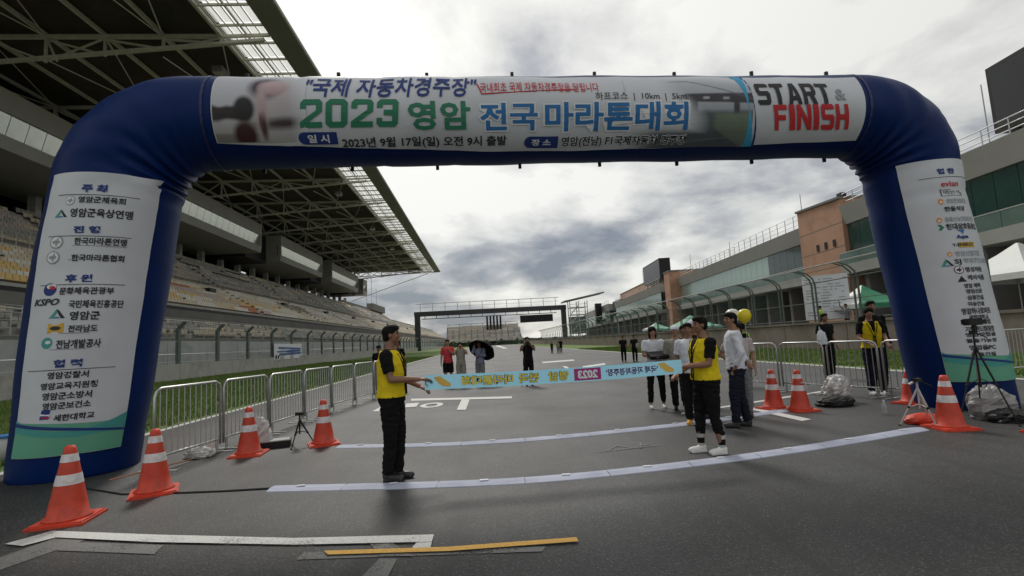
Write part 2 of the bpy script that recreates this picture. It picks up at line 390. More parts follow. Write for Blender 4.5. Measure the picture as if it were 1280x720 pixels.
# black strip stands in for the shaded gap under the lower tier
gp(MB().box((-29.98, 8, 5.2), (-29.7, 400, 6.7)), 'tier_gap_shade', black_pl)
gp(MB().box((-30.05, 8, 6.72), (-29.66, 400, 6.95)), 'tier_kerb', concrete)
# rails
def railing(name, x, z, y0, y1, h, step, rails, r=.03, m=rail_mat, z1=None):
    mb = MB(); z1 = z if z1 is None else z1
    zf = lambda y: z + (z1 - z) * (y - y0) / (y1 - y0)
    for k in range(rails): mb.bar((x, y0, z + h * (k + 1) / rails), (x, y1, z1 + h * (k + 1) / rails), r, 4)
    y = y0
    while y <= y1: mb.bar((x, y, zf(y)), (x, y, zf(y) + h), r, 4); y += step
    return gp(mb, name, m)
railing('railing', -26.2, 3.35, 8, 180, 1.3, 2.2, 3, .035); railing('railing', -28, 4.1, 8, 150, 1.2, 3.1, 2, .035)
railing('railing', -29.75, 5.0, 8, 180, 1.2, 2.6, 2, .04)
railing('railing', -36.2, 10.9, 8, 220, 1.25, 1.2, 3, .035); railing('railing', -36.9, 11.6, 8, 160, 1.1, 1.7, 2, .03)
srm = MB().bar((0, 0, 12.0), (-2.4, 0, 14.0), .04, 4).mesh('stair_rail', rail_mat)
for k in range(14):
    for d in (0, 1.3): share('stair_rail', srm, gs, (-36.2 + 36, 22 + 12 * k + d - 84, 0))
srm = MB().bar((0, 0, 6.8), (-4.4, -9, 10.3), .07, 4).mesh('stair_rail', galv)
for k in range(5): share('stair_rail', srm, gs, (-30.1 + 36, 97 + 2.3 * k - 84, 0))
# concourse columns, slab, back wall with light gaps
cmesh = MB().box((-.4, -.35, 12), (.4, .35, 18.3)).mesh('column', concrete)
for k in range(26): share('column', cmesh, gs, (-43.7 + 36, 16 + 6 * k - 84, 0))
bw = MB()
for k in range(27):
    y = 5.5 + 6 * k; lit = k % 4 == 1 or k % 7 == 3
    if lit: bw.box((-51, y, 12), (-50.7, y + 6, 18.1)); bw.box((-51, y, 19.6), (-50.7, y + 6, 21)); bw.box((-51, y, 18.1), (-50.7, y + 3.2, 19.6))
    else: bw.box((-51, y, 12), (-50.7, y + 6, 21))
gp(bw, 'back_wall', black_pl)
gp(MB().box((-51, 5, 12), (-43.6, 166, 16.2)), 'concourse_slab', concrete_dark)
# hospitality suites
glass_pale = mat('suite_glass', (.80, .86, .82), .22, .08, .8, metal=.75)
segs = [(5.5, 85.5), (93.6, 117.6), (125, 151), (157.5, 162.5)]
wm = {}
for (ya, yb) in segs:
    s_ = thing_child = None
    mb = MB()
    mb.hexa([(-46, ya, 18.3), (-36, ya, 18.3), (-36, yb, 18.3), (-46, yb, 18.3), (-46, ya, 19.35), (-35.85, ya, 19.35), (-35.85, yb, 19.35), (-46, yb, 19.35)])
    mb.box((-46, ya, 21.2), (-35.8, yb, 23.0)).box((-46, ya, 19.35), (-36.62, yb, 21.2)).box((-36.4, ya, 19.35), (-35.85, ya + .3, 21.2)).box((-36.4, yb - .3, 19.35), (-35.85, yb, 21.2))
    suite = gp(mb, 'suite', fascia_grey)
    n_ = max(1, round((yb - ya - .6) / 1.65)); dw = (yb - ya - .6) / n_
    key = round(dw, 3); me = MB().hexa([(-.48, .03, 0), (-.44, .03, 0), (-.44, dw - .03, 0), (-.48, dw - .03, 0), (.0, .03, 1.84), (.04, .03, 1.84), (.04, dw - .03, 1.84), (.0, dw - .03, 1.84)]).mesh('window_pane', glass_pale)
    for k in range(n_):
        share('window_pane', me, suite, (-36.1 + 36, ya + .3 + dw * k - 84, 19.36), (0, 0, 0))
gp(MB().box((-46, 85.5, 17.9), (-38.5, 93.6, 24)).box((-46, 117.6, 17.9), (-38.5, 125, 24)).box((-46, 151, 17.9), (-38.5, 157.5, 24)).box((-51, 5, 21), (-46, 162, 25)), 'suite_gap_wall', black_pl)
# the box over the rear roof edge; roof deck
XL, ZL = -12.95, 24.95
xs = [-18.3 - 4.1 * k for k in range(8)]
zdeck = lambda x: 25.35 + (-18.3 - x) * .022 if x < -18.3 else 25.35 - (x + 18.3) * .03
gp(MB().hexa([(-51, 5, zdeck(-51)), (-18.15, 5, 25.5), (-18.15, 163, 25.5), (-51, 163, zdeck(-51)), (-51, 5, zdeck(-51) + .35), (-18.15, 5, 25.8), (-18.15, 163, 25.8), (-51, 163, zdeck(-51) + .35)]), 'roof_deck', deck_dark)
gp(MB().hexa([(-14.75, 5, 25.05), (XL, 5, 24.85), (XL, 163.3, 24.85), (-14.75, 163.3, 25.05), (-14.75, 5, 25.75), (XL, 5, 25.15), (XL, 163.3, 25.15), (-14.75, 163.3, 25.75)]), 'roof_lip', lip_grey)
gp(MB().tube([(XL + .06, 5, 25.0), (XL + .06, 163.3, 25.0)], .14, 6), 'gutter', rail_mat)
pm = MB()
for x in xs:
    if x > -48: pm.beam((x, 5, zdeck(x) - .16), (x, 163, zdeck(x) - .16), .22, .26)
for k, x in enumerate((-14.8, -16.5)): pm.beam((x, 5, 25.3), (x, 163, 25.3), .1, .14)
gp(pm, 'purlin', steel_cream)
TY = [25.6 - 11.2, 25.6] + [36.8 + 11.1 * k for k in range(12)]
def truss(y):
    mb = MB(); bot = lambda x: 24.45 + (x + 18.3) * .045 if x < -14 else 24.6
    def bz(x): return 24.75 - min(2.3, (-15.2 - x) * .09) if x < -15.2 else 24.75
    mb.beam((-49, y, bz(-49)), (-15.2, y, bz(-15.2)), .3, .22)
    mb.beam((-49, y, zdeck(-49) - .35), (-18.3, y, 25.1), .3, .24); mb.beam((-18.3, y, 25.1), (-14.8, y, 25.15), .2, .2)
    for i, x in enumerate(xs):
        if x < -48: continue
        zt = zdeck(x) - .35
        mb.beam((x, y, bz(x)), (x, y, zt), .16, .16); mb.beam((x + .8, y, bz(x + .8)), (x, y, zt), .12, .12)
        x2 = x - 4.1
        mb.beam((x, y, bz(x) + .1), (x2, y, zdeck(x2) - .5), .13, .13)
        if i % 2 == 0: mb.beam((x + .1, y, zt), (x2 + .2, y, bz(x2) + .1), .11, .11)
    return mb
for y in TY: gp(truss(y), 'truss', steel_cream)
# bracing between trusses
bm_ = MB()
for k in range(len(TY) - 1):
    ya, yb = TY[k], TY[k + 1]
    for i in (0, 2, 4, 6):
        if xs[i] < -48: continue
        bm_.bar((xs[i], ya, zdeck(xs[i]) - .3), (xs[i + 1], yb, zdeck(xs[i + 1]) - .3), .05, 4)
        bm_.bar((xs[i + 1], ya, 23.6), (xs[i + 1], yb, zdeck(xs[i + 1]) - .3), .05, 4)
gp(bm_, 'roof_bracing', steel_cream)
# skylight strip of translucent panes
pane = sheer('skylight_pane', (.80, .82, .78), .45, .4, True)
PW = .61; dyb = 2.24
pme = MB().box((.03, .12, 0), (PW - .03, dyb - .12, .02)).mesh('skylight_pane', pane)
far = MB(); fb = MB()
for k in range(70):
    y = 6.5 + dyb * k
    if y > 161: break
    fb.beam((-18.15, y, 25.2), (-14.75, y, 25.2), .12, .16)
    for j in range(5):
        x = -18.02 + j * (PW + .04)
        if 24 < y < 110: share('skylight_pane', pme, gs, (x + 36, y - 84, 25.36))
        else: far.box((x + .03, y + .12, 25.36), (x + PW - .03, y + dyb - .12, 25.38))
for j in range(6): fb.beam((-18.05 + j * (PW + .04), 5.5, 25.26), (-18.05 + j * (PW + .04), 163, 25.26), .05, .07)
gp(far, 'skylight_pane', pane, kind='stuff'); gp(fb, 'skylight_frame', steel_cream)
# open end truss of the roof and tie cable
et = MB(); et.beam((-46, 163.2, 24.4), (-13, 163.2, 24.9), .2, .2); et.beam((-46, 163.2, 26.3), (-13, 163.2, 25.0), .2, .2)
for k in range(9): x = -17 - 3.5 * k; zt = 25 + (-13 - x) * .04; et.bar((x, 163.2, 24.9 + (x + 13) * .015), (x - 1.7, 163.2, zt), .08, 4); et.bar((x - 1.7, 163.2, zt), (x - 3.5, 163.2, 24.85 + (x + 9.5) * .015), .08, 4)
gp(et, 'end_truss', steel_cream)
gp(MB().bar((-16.7, 163, 24.6), (-41, 163, 16.8), .11, 5), 'tie_cable', rail_mat)
for y in (40, 74, 97, 118): gp(MB().box((-20.6, y, 24.2), (-19.8, y + 1.0, 24.7)), 'floodlight', galv)
# low blocks, parapet and flag poles beyond the roof
gp(MB().box((-44.2, 163, 14), (-43.5, 225, 17.4)).box((-42, 225, 13), (-41.3, 420, 14.4)), 'rear_parapet', concrete_dark)
gp(MB().box((-44.5, 200, 16.6), (-42, 224, 19.2)), 'kiosk', concrete_dark)
for y, h in ((203, 35), (212, 31.5), (221, 27)):
    single(MB().bar((0, 0, 16.5), (0, 0, h), .12, 5), 'flag_pole', rail_mat, {203: 'tallest of three bare poles rising behind the far left stand', 212: 'middle one of three bare poles behind the far left stand', 221: 'shortest, rightmost of three bare poles behind the far left stand'}[y], 'pole', 'bare poles behind the far stand', loc=(-45, y, 0))
# white banner on the left fence
t = thing('fence_banner', 'white banner with blue lettering strokes tied to the left catch fence', 'banner', (-22.75, 57.3, .95))
b_ = MB(); nn = 14
for i in range(nn):
    y0, y1 = 8.5 * i / nn, 8.5 * (i + 1) / nn; x0, x1 = .06 * math.sin(i * 1.3), .06 * math.sin((i + 1) * 1.3)
    b_.hexa([(x0, y0, 0), (x0 + .02, y0, 0), (x1 + .02, y1, 0), (x1, y1, 0), (x0, y0, 1.75), (x0 + .02, y0, 1.75), (x1 + .02, y1, 1.7), (x1, y1, 1.7)])
part(b_, 'cloth', white_cloth, t)
b_ = MB()
for (y0, z0, y1, z1, h) in ((1.0, 1.3, 7.9, 1.15, .16), (.6, .85, 7.6, 1.0, .12), (1.2, .55, 8.0, .62, .2), (3.2, .8, 7.9, .85, .12)):
    b_.hexa([(.09, y0, z0 - h / 2), (.1, y0, z0 - h / 2), (.1, y1, z1 - h / 2), (.09, y1, z1 - h / 2), (.09, y0, z0 + h / 2), (.1, y0, z0 + h / 2), (.1, y1, z1 + h / 2), (.09, y1, z1 + h / 2)])
b_.box((.09, .2, .1), (.1, .5, .5), 1).box((.09, .8, .1), (.1, 1.1, .45), 1)
part(b_, 'lettering', [mat('banner_blue', (.06, .12, .33), .7), black], t)
# ------------------------------------------------------------------ start-light gantry
dark_steel = mat('gantry_steel', (.045, .048, .05), .6, .15, .6)
t = thing('gantry', 'dark steel start gantry spanning the far track with a railed catwalk', 'gantry', (0, 180, 0))
part(MB().box((-23.6, -.9, 0), (-21.8, .9, 13.4)), 'post', dark_steel, t); part(MB().box((27.8, -.9, 0), (29.4, .9, 13.2)), 'post', dark_steel, t)
part(MB().hexa([(-23.7, -1, 11.9), (29.5, -1, 11.8), (29.5, 1, 11.8), (-23.7, 1, 11.9), (-23.7, -1, 13.5), (29.5, -1, 13.4), (29.5, 1, 13.4), (-23.7, 1, 13.5)]), 'beam', dark_steel, t)
mb = MB()
for y in (-1,): 
    mb.bar((-23, y, 16.2), (27, y, 16.2), .11, 4); mb.bar((-23, y, 14.9), (27, y, 14.9), .05, 4)
for k in range(12): mb.bar((-21.5 + 4.3 * k, -1, 13.4), (-21.5 + 4.3 * k, -1, 16.2), .1, 4)
part(mb, 'railing', rail_mat, t)
mb = MB(); mb.beam((-21, -1, 10.9), (26, -1, 10.8), .2, .25)
for k in range(12): mb.beam((-20 + 4 * k, -1, 10.9), (-20 + 4 * k, -1, 12), .2, .2)
part(mb, 'light_rail', dark_steel, t); part(MB().box((13, -1.6, 7.9), (24.5, -1.1, 10.4)), 'light_panel', black_pl, t)
t = thing('stair_tower', 'pale steel stair tower with slanting flat roof right of the far gantry', 'tower', (33, 176, 0))
mb = MB()
for x in (-3, 0, 3):
    for y in (-2, 2): mb.beam((x, y, 0), (x, y, 14.2), .25, .25)
for z in (3.5, 6.5, 9.5, 12): mb.beam((-3, -2, z), (3, -2, z), .2, .25); mb.beam((-3, 2, z), (3, 2, z), .2, .25); mb.bar((-3, -2, z + 1.1), (3, -2, z + 1.1), .06, 4)
for z in (0, 3.5, 6.5, 9.5): mb.beam((-3, -2, z), (0, -2, z + 3.2), .2, .3)
part(mb, 'frame', rail_mat, t); part(MB().box((-2.9, 1.8, 3), (2.9, 1.9, 9)), 'glass_screen', mat('screen_glass', (.16, .24, .22), .15, .1, 1), t)
part(MB().hexa([(-5, -3, 14), (9, -3, 16.5), (9, 5, 16.5), (-5, 5, 14), (-5, -3, 14.4), (9, -3, 16.9), (9, 5, 16.9), (-5, 5, 14.4)]), 'roof', concrete_dark, t)
part(MB().box((6, -2, 6), (8, 0, 13)), 'loudspeaker_stack', black_pl, t)

# ------------------------------------------------------------------ far stand across the end of the straight
t = thing('far_stand', 'distant pale open grandstand closing off the end of the straight', 'grandstand', (0, 300, 0))
mb = MB(); rnd = random.Random(3)
for i in range(12):
    z = 3.2 + .8 * i; y = 1.1 * i
    mb.hexa([(-22 + .1 * i, y, z - .8), (23 - .22 * i, y, z - .8), (23 - .22 * i, y + 1.1, z - .8), (-22 + .1 * i, y + 1.1, z - .8), (-22 + .1 * i, y, z), (23 - .22 * i, y, z), (23 - .22 * i, y + 1.1, z), (-22 + .1 * i, y + 1.1, z)])
part(mb, 'terrace', concrete, t)
mb = MB()
for i in range(12):
    for k in range(60):
        x = -21.4 + .73 * k
        if k % 10 == 9: continue
        if rnd.random() > .8 or k == 0: cm_ = rnd.choice((0, 5, 6, 1, 6))
        mb.box((x, 1.1 * i + .2, 3.2 + .8 * i), (x + .70, 1.1 * i + .8, 3.6 + .8 * i), cm_)
part(mb, 'seat_rows', seat_mats, t, kind='stuff')
mb = MB()
for k in range(13): mb.beam((-21.5 + 3.6 * k, -.4, 0), (-21.5 + 3.6 * k, 6, 10), .35, .5)
for k in range(7): mb.bar((-21.5 + 7 * k, 12.6, 9), (-21.2 + 7 * k, 12.6, 13.8), .15, 4)
mb.bar((-21.5, 12.6, 13.6), (20.5, 12.6, 13.8), .12, 4)
part(mb, 'frame', fence_green, t)
part(MB().box((-22, 13.3, 0), (21, 13.6, 12)), 'back_wall', concrete_dark, t)
for k in range(5): part(MB().box((2.0 + 2.0 * k, 8, 8), (3.1 + 2.0 * k, 9.2, 17.8)), 'loudspeaker_stack', black_pl, t)
for x in (-10, 8, 17): part(MB().box((x, -1, 2), (x + 1.8, .2, 4.6)), 'doorway', mat('pale_door', (.5, .5, .48), .6), t)
def hedge(x0, x1, y, h, label, seed):
    rnd = random.Random(seed); mb = MB()
    for _ in range(int((x1 - x0) * 22)):
        x = rnd.uniform(x0, x1); hh = h * (.6 + .4 * math.sin(x * .7 + seed)); z = rnd.uniform(0, max(.5, hh)); yy_ = y + rnd.uniform(-1.2, 1.2); r_ = rnd.uniform(.2, .5)
        a = rnd.uniform(0, 6.28); b = rnd.uniform(-1, 1)
        u = Vector((math.cos(a), math.sin(a) * .4, b)) * r_; v_ = Vector((-b, .5, math.cos(a))) * r_
        c = Vector((x, yy_, z)); mb.face([c - u, c - v_, c + u, c + v_], 0 if rnd.random() < .6 else 1)
    return single(mb, 'hedge', [mat('hedge_leaf', (.035, .06, .03), .9, .4, .6), mat('hedge_leaf_light', (.06, .095, .04), .9, .4, .6)], label, 'hedge')
hedge(-24, 26, 288, 3.2, 'dark green hedge running below the distant stand', 1)
hedge(-60, -24, 292, 2.6, 'low dark hedge left of the distant stand', 2); hedge(26, 90, 296, 3.0, 'low dark hedge right of the distant stand', 4)
g = MB()
for k in range(30):
    x = -420 + k * 28; g.hexa([(x, 500, -1), (x + 30, 500, -1), (x + 30, 540, -1), (x, 540, -1), (x, 505, 4 + 2 * math.sin(k * 1.7)), (x + 30, 505, 4 + 2 * math.sin((k + 1) * 1.7)), (x + 30, 540, 4), (x, 540, 4)])
struct(g, 'hills', mat('far_woods', (.06, .075, .055), .95, .3, .05))

# ------------------------------------------------------------------ pit wall, fence, signalling platform
t = thing('pit_wall', 'brownish pink concrete pit wall behind the right hand grass', 'wall', (20.7, 60, 0))
pm_ = MB().box((-.2, 0, -.05), (.2, 5.94, 1.55)).box((-.26, 0, 1.55), (.26, 5.97, 1.68)).mesh('wall_block', concrete_pink)
for i in range(42): share('wall_block', pm_, t, (0, -50 + 6 * i, 0))
single(MB().box((21.2, 14, 0), (24.2, 70, 1.0)), 'pit_wall_platform', concrete_dark, 'raised concrete walkway behind the pit wall where officials stand', 'platform')
t = thing('debris_fence', 'tall green meshed catch fence on the pit wall, its top bent over the track', 'fence', (21.05, 60, 0))
fp = MB(); fp.beam((0, 0, 1.6), (0, 0, 4.05), .07, .10); fp.tube([(0, 0, 4.0), (-.12, 0, 4.4), (-.5, 0, 4.75), (-1.15, 0, 4.95)], [.05, .05, .045, .04], 5); fpm = fp.mesh('fence_post', fence_green)
mesh_g = sheer('green_mesh', (.06, .11, .09), .15)
cano = sheer('green_canopy', (.30, .46, .40), .14, .3)
rnd = random.Random(2); y = 20.0; k = 0
pn = MB(); pn.face([(0, .08, 1.75), (0, 3.62, 1.75), (0, 3.62, 4.0), (0, .08, 4.0)]); pnm = pn.mesh('mesh_panel', mesh_g)
cn = MB(); cn.face([(-.13, .08, 4.4), (-.13, 3.62, 4.4), (-.52, 3.62, 4.76), (-.52, .08, 4.76)]); cn.face([(-.52, .08, 4.76), (-.52, 3.62, 4.76), (-1.15, 3.62, 4.95), (-1.15, .08, 4.95)]); cnm = cn.mesh('canopy_panel', cano)
while y < 190:
    share('fence_post', fpm, t, (0, y - 60, 0)); share('fence_post', fpm, t, (0, y + .35 - 60, 0))
    if y > 33 : share('mesh_panel', pnm, t, (0, y + .1 - 60, 0))
    share('canopy_panel', cnm, t, (0, y + .1 - 60, 0)); y += 3.7
for (x, z, r_, m_) in ((-1.15, 4.96, .05, galv), (-.05, 4.12, .03, fence_green), (0, 2.9, .025, fence_green), (0, 1.8, .03, fence_green)):
    part(MB().bar((x, -40, z), (x, 130, z), r_, 5), 'fence_rail', m_, t)

# ------------------------------------------------------------------ pit building (local y runs along the facade, x away from the track)
PB = thing('pit_building', 'long three storey pit building with grey fascia, green glass and terracotta towers', 'building', (27.7, 0, 0), rz=-math.atan(.078))
def pp(mb, name, mats, **k): return part(mb, name, mats, PB, **k)
terra = mat('terracotta', (.46, .26, .165), .75, .08, .5, dirt=(.27, .14, .09), dscale=.3)
gmat = mat('green_glass', (.035, .075, .065), .07, .25, .35, spec=.9)
gmat_l = mat('sky_pale_glass', (.40, .53, .48), .15, .12, .5, spec=.8, metal=.25)  # paler copy of the green glass, sky reflection put into its colour
garage = mat('garage_dark', (.03, .03, .03), .7, .3, 1)
def glass_run(y0, y1, x, z0, z1, wdt, m, seed=0, back=True):
    n = max(1, round((y1 - y0) / wdt)); d = (y1 - y0) / n
    me = MB().box((-.03, .02, 0), (.03, d - .02, z1 - z0)).mesh('glass_pane', m)
    for k in range(n):
        share('glass_pane', me, PB, (x, y0 + d * k, z0))
def block(y0, y1, xf=0.0, g0=6.8, glazing=None, zt=11.3):
    mb = MB(); mb.hexa([(xf - .1, y0, 9.75), (xf + 16, y0, 9.75), (xf + 16, y1, 9.75), (xf - .1, y1, 9.75), (xf - .5, y0, zt), (xf + 16, y0, zt), (xf + 16, y1, zt), (xf - .5, y1, zt)])
    pp(mb, 'fascia', fascia_grey)
    pp(MB().box((xf + .35, y0, 6.3), (xf + 16, y1, 9.75)), 'upper_wall', garage)
    pp(MB().box((xf - .9, y0, 5.5), (xf + 16, y1, 6.3)), 'balcony', mat('balcony_panel', (.30, .30, .28), .7, .1, .6))
    if glazing is None: glazing = [(y0, y1, gmat)]
    for a, b, m in glazing: glass_run(a, b, xf + .1, 6.3, 9.75, 1.5, m)
    # balcony glass balustrade
    glass_run(y0, y1, xf - .85, 6.3, 7.2, 2.4, mat('balustrade_glass', (.12, .18, .16), .08, .1, 1, spec=.8))
    pp(MB().bar((xf - .85, y0, 7.25), (xf - .85, y1, 7.25), .05, 5), 'handrail', galv)
    # garage level
    pp(MB().box((xf + 3.5, y0, 0), (xf + 16, y1, 5.5)), 'garage_wall', garage)
    pme_ = MB().box((0, 0, 0), (3.4, .5, 5.5)).mesh('pier', concrete_dark); sme = MB().box((0, 0, 0), (.3, 4.2, .45)).mesh('garage_shelf', concrete_dark); y = y0 + .4
    while y < y1 - .5:
        share('pier', pme_, PB, (xf, y, 0)); y += 5.2
    y = y0 + 1
    while y < y1 - 4.4:
        for z in (1.2, 2.1, 3.0, 4.0): share('garage_shelf', sme, PB, (xf + 2.6, y, z))
        y += 5.2
def rail2(x, z, y0, y1, h=1.05, step=1.7):
    mb = MB()
    for q in (.35, .7, 1.05): mb.bar((x, y0, z + h * q / 1.05), (x, y1, z + h * q / 1.05), .035, 4)
    y = y0
    while y <= y1 + .01: mb.bar((x, y, z), (x, y, z + h), .04, 4); y += step
    pp(mb, 'roof_railing', galv)
block(2, 40.8, 0); rail2(-.1, 11.3, 2, 40.8)
block(47.5, 91, 1.2, glazing=[(47.5, 57.5, gmat), (57.5, 91, gmat_l)]); rail2(1.1, 11.3, 47.5, 66, 1.5); rail2(1.1, 11.3, 66, 91, 1.2)
block(101, 151, 0.3, glazing=[(101, 151, gmat_l)]); rail2(.2, 11.3, 101, 151, 1.2, 2.5)
block(163, 230, 0.3, glazing=[(163, 230, gmat_l)], zt=11.9); rail2(.2, 11.9, 163, 230, 1.2, 4)
# terracotta towers
tw = MB(); y0, y1 = 40.8, 47.5
tw.hexa([(-.3, y0, 0), (14, y0, 0), (14, y1, 0), (-.3, y1, 0), (-.3, y0, 12.0), (14, y0, 12.0), (14, y1, 12.4), (-.3, y1, 12.4)])
tower = pp(tw, 'terracotta_tower', terra)
part(MB().hexa([(-.45, y0 - .1, 12.0), (14, y0 - .1, 12.0), (14, y1 + .1, 12.38), (-.45, y1 + .1, 12.38), (-.45, y0 - .1, 12.2), (14, y0 - .1, 12.2), (14, y1 + .1, 12.58), (-.45, y1 + .1, 12.58)]), 'coping', concrete_dark, tower)
for k in range(3): part(MB().box((-.36, 42.0 + 1.25 * k, 8.15), (-.28, 42.35 + 1.25 * k, 8.75)), 'slot_window', black_pl, tower)
for z in (2.2, 4.4, 6.4, 8, 10): part(MB().box((-.31, y0 + .02, z), (-.295, y1 - .02, z + .05)), 'panel_joint', concrete_dark, tower)
part(MB().box((-.8, y0 + .3, 4.6), (-.3, y1 - .4, 5.3)).box((-.8, y0 + .3, 5.5), (-.3, y1 - .4, 5.6)), 'canopy', galv, tower)
tw = MB().box((-.6, 90.9, 0), (12, 94.4, 12.6)); tower = pp(tw, 'terracotta_tower', terra)
part(MB().box((-.7, 90.8, 12.6), (12, 94.5, 12.85)), 'coping', concrete_dark, tower)
pp(MB().box((1.8, 94.4, 0), (12, 101, 11.6)), 'recess_wall', gmat)
tw = MB().box((3.2, 118, 11), (14, 158, 14.2)); tower = pp(tw, 'terracotta_tower', terra)
part(MB().box((3.1, 117.9, 14.2), (14, 158.1, 14.4)), 'coping', concrete_dark, tower)
pp(MB().box((1.5, 151, 0), (12, 163, 12.4)), 'recess_wall', gmat)
# masts, cabinets, cameras
mb = MB()
for y, h, x in ((52.5, 15.6, 3), (72, 14.2, 3), (88, 15, 2.5), (110, 15.5, 3), (130, 18, 4), (29.8, 16.2, 2.5)): pp(MB().bar((x, y, 11.2), (x, y, h), .045, 4), 'mast', rail_mat)
pp(MB().box((4, 122, 14.3), (5.2, 126, 15.8)), 'roof_cabinet', concrete_dark)
pp(MB().box((1.0, 42.6, 12.5), (1.5, 43.2, 13.0)).box((1.1, 42.8, 12.3), (1.3, 43.0, 12.6)), 'roof_cabinet', black_pl)
for (y0, y1, x0, z0, z1, lab) in ((20.4, 27.6, 0.8, 12.1, 16.1, 'big black video screen on the nearest roof, at the right edge'), (102.5, 117, 1.0, 12.6, 16.9, 'black video screen box on the roof beyond the second terracotta tower')):
    ang = -math.atan(.078); c_, s_ = math.cos(ang), math.sin(ang)
    sx, sy = 27.7 + c_ * x0 - s_ * y0, s_ * x0 + c_ * y0
    t = thing('video_screen', lab, 'screen', (sx, sy, z0), rz=ang, group='roof video screens')
    W = y1 - y0; D_ = 2.2; part(MB().box((0, 0, 0), (D_, W, z1 - z0)), 'cabinet', black_pl, t)
    part(MB().box((-.04, .25, .25), (0.0, W - .25, z1 - z0 - .25)), 'display', mat('display_off', (.012, .012, .014), .25, .1, 1), t)
    for q in (.6, W - .8):
        for q2 in (.5, 1.6): part(MB().box((q2, q, -1.2), (q2 + .3, q + .3, 0)), 'stand_leg', fence_green, t)
# white result board behind the wall
t = thing('notice_board', 'white printed board with rows of grey text standing behind the pit wall', 'board', (23.6, 33.8, 1.8), rz=R(-30))
part(MB().box((-1.35, 0, 0), (1.35, .1, 3.1)), 'panel', white_cloth, t)
mb = MB(); rnd = random.Random(9)
for i in range(14):
    z = 2.8 - .19 * i; x = -1.2
    while x < 1.1:
        wd = rnd.uniform(.15, .6)
        if rnd.random() < .6: mb.box((x, -.012, z), (min(x + wd, 1.25), 0, z + .06))
        x += wd + .12
part(mb, 'lettering', mat('faded_ink', (.35, .36, .40), .8), t, kind='stuff')

# ------------------------------------------------------------------ tents
def tent(loc, wd, ht, peak, cols, label, rz=0, slant=0):
    t = thing('canopy_tent', label, 'tent', loc, rz, 'pop-up tents in the pit lane'); h = wd / 2
    for sx in (-1, 1):
        for sy in (-1, 1): part(MB().bar((sx * h * .96, sy * h * .96, 0), (sx * h * .96, sy * h * .96, ht), .035, 5), 'leg', galv, t)
    cr = [(-h, -h), (h, -h), (h, h), (-h, h)]; rs = []
    for f, z in ((1, ht), (.75, ht + (peak - ht) * .16), (.5, ht + (peak - ht) * .40), (.25, ht + (peak - ht) * .68), (.02, peak)):
        rs.append([(x * f, y * f, z) for x, y in cr])
    a = MB(); a.rings(rs, 0, cap=False)
    for i in range(len(a.m)): a.m[i] = (i % 4) % len(cols)
    for i in range(4):
        p, q = cr[i], cr[(i + 1) % 4]; a.face([(p[0], p[1], ht - .3), (q[0], q[1], ht - .3), (q[0], q[1], ht), (p[0], p[1], ht)], i % len(cols))
    part(a, 'canopy', cols, t)
    return t
tg = mat('tent_green', (.07, .30, .17), .6, .1, 1); tg2 = mat('tent_pale_green', (.22, .48, .36), .6, .1, 1); tw_ = mat('tent_white', (.68, .70, .68), .6, .05, 1)
tent((26.6, 64.5, 0), 5.6, 2.1, 3.6, [tg2, tg], 'pale green pop-up tent behind the pit wall above the two holders of the ribbon')
tent((25.6, 33.0, 0), 3.4, 2.7, 4.0, [tg, tw_], 'green and white pop-up tent seen just left of the right arch leg')
tent((26.6, 23.6, 0), 4.6, 3.4, 5.0, [tw_], 'white pop-up tent at the right edge, behind the right arch leg')
tent((27.0, 79, 0), 3.4, 2.3, 3.2, [tg2, tw_], 'small pale tent farthest along the pit lane')

# ------------------------------------------------------------------ inflatable arch
A2 = Vector((-5.92, 7.91, 0)); B2 = Vector((8.16, 8.5, 0)); E2 = (B2 - A2).normalized(); F2 = Vector((E2.y, -E2.x, 0)); LEN = (B2 - A2).length
RB, RL, RR, ZC = .70, .82, .70, 5.15; UP = Vector((0, 0, 1))
arch = thing('inflatable_arch', 'huge dark blue inflatable start and finish arch with printed banners', 'arch', tuple(A2))
vinyl = mat('blue_vinyl', (.002, .018, .105), .45, .14, .5, .35, 2.2, spec=.13)
vinyl_d = mat('blue_vinyl_seam', (.006, .014, .085), .5, .1, 1)
def apath():
    pts = []; rad = []
    lean = [(0.0, 0.0), (.125, 1.2), (.255, 2.4), (.40, 3.45)]
    for (s, z), r0_ in zip(lean, (.75, .79, .82, .82)): pts.append((s, z)); rad.append(r0_)
    for k in range(1, 9):
        a = math.pi / 2 * k / 8
        pts.append((.48 + 1.25 * (1 - math.cos(a)), 3.90 + 1.25 * math.sin(a))); rad.append(RL + (RB - RL) * k / 8 + .03 * math.sin(a * 2))
    n = 14
    for k in range(1, n): pts.append((1.73 + (LEN - 1.53 - 1.73) * k / n, ZC)); rad.append(RB)
    for k in range(0, 9):
        a = math.pi / 2 * (1 - k / 8)
        pts.append((LEN - .43 - 1.10 * (1 - math.cos(a)), 4.05 + 1.10 * math.sin(a))); rad.append(RR + (RB - RR) * (8 - k) / 8 + .05 * math.sin(a * 2))
    for s, z in ((.401, 3.45), (.279, 2.4), (.14, 1.2), (.0, 0.0)): pts.append((LEN - s, z)); rad.append(RR)
    return pts, rad
PTS, RAD = apath()
# rounded feet
PTS = [(PTS[0][0], .02), (PTS[0][0], .10)] + PTS[1:-1] + [(PTS[-1][0], .10), (PTS[-1][0], .02)]; RAD = [.70, .75] + RAD[1:-1] + [RR, RR * .94]
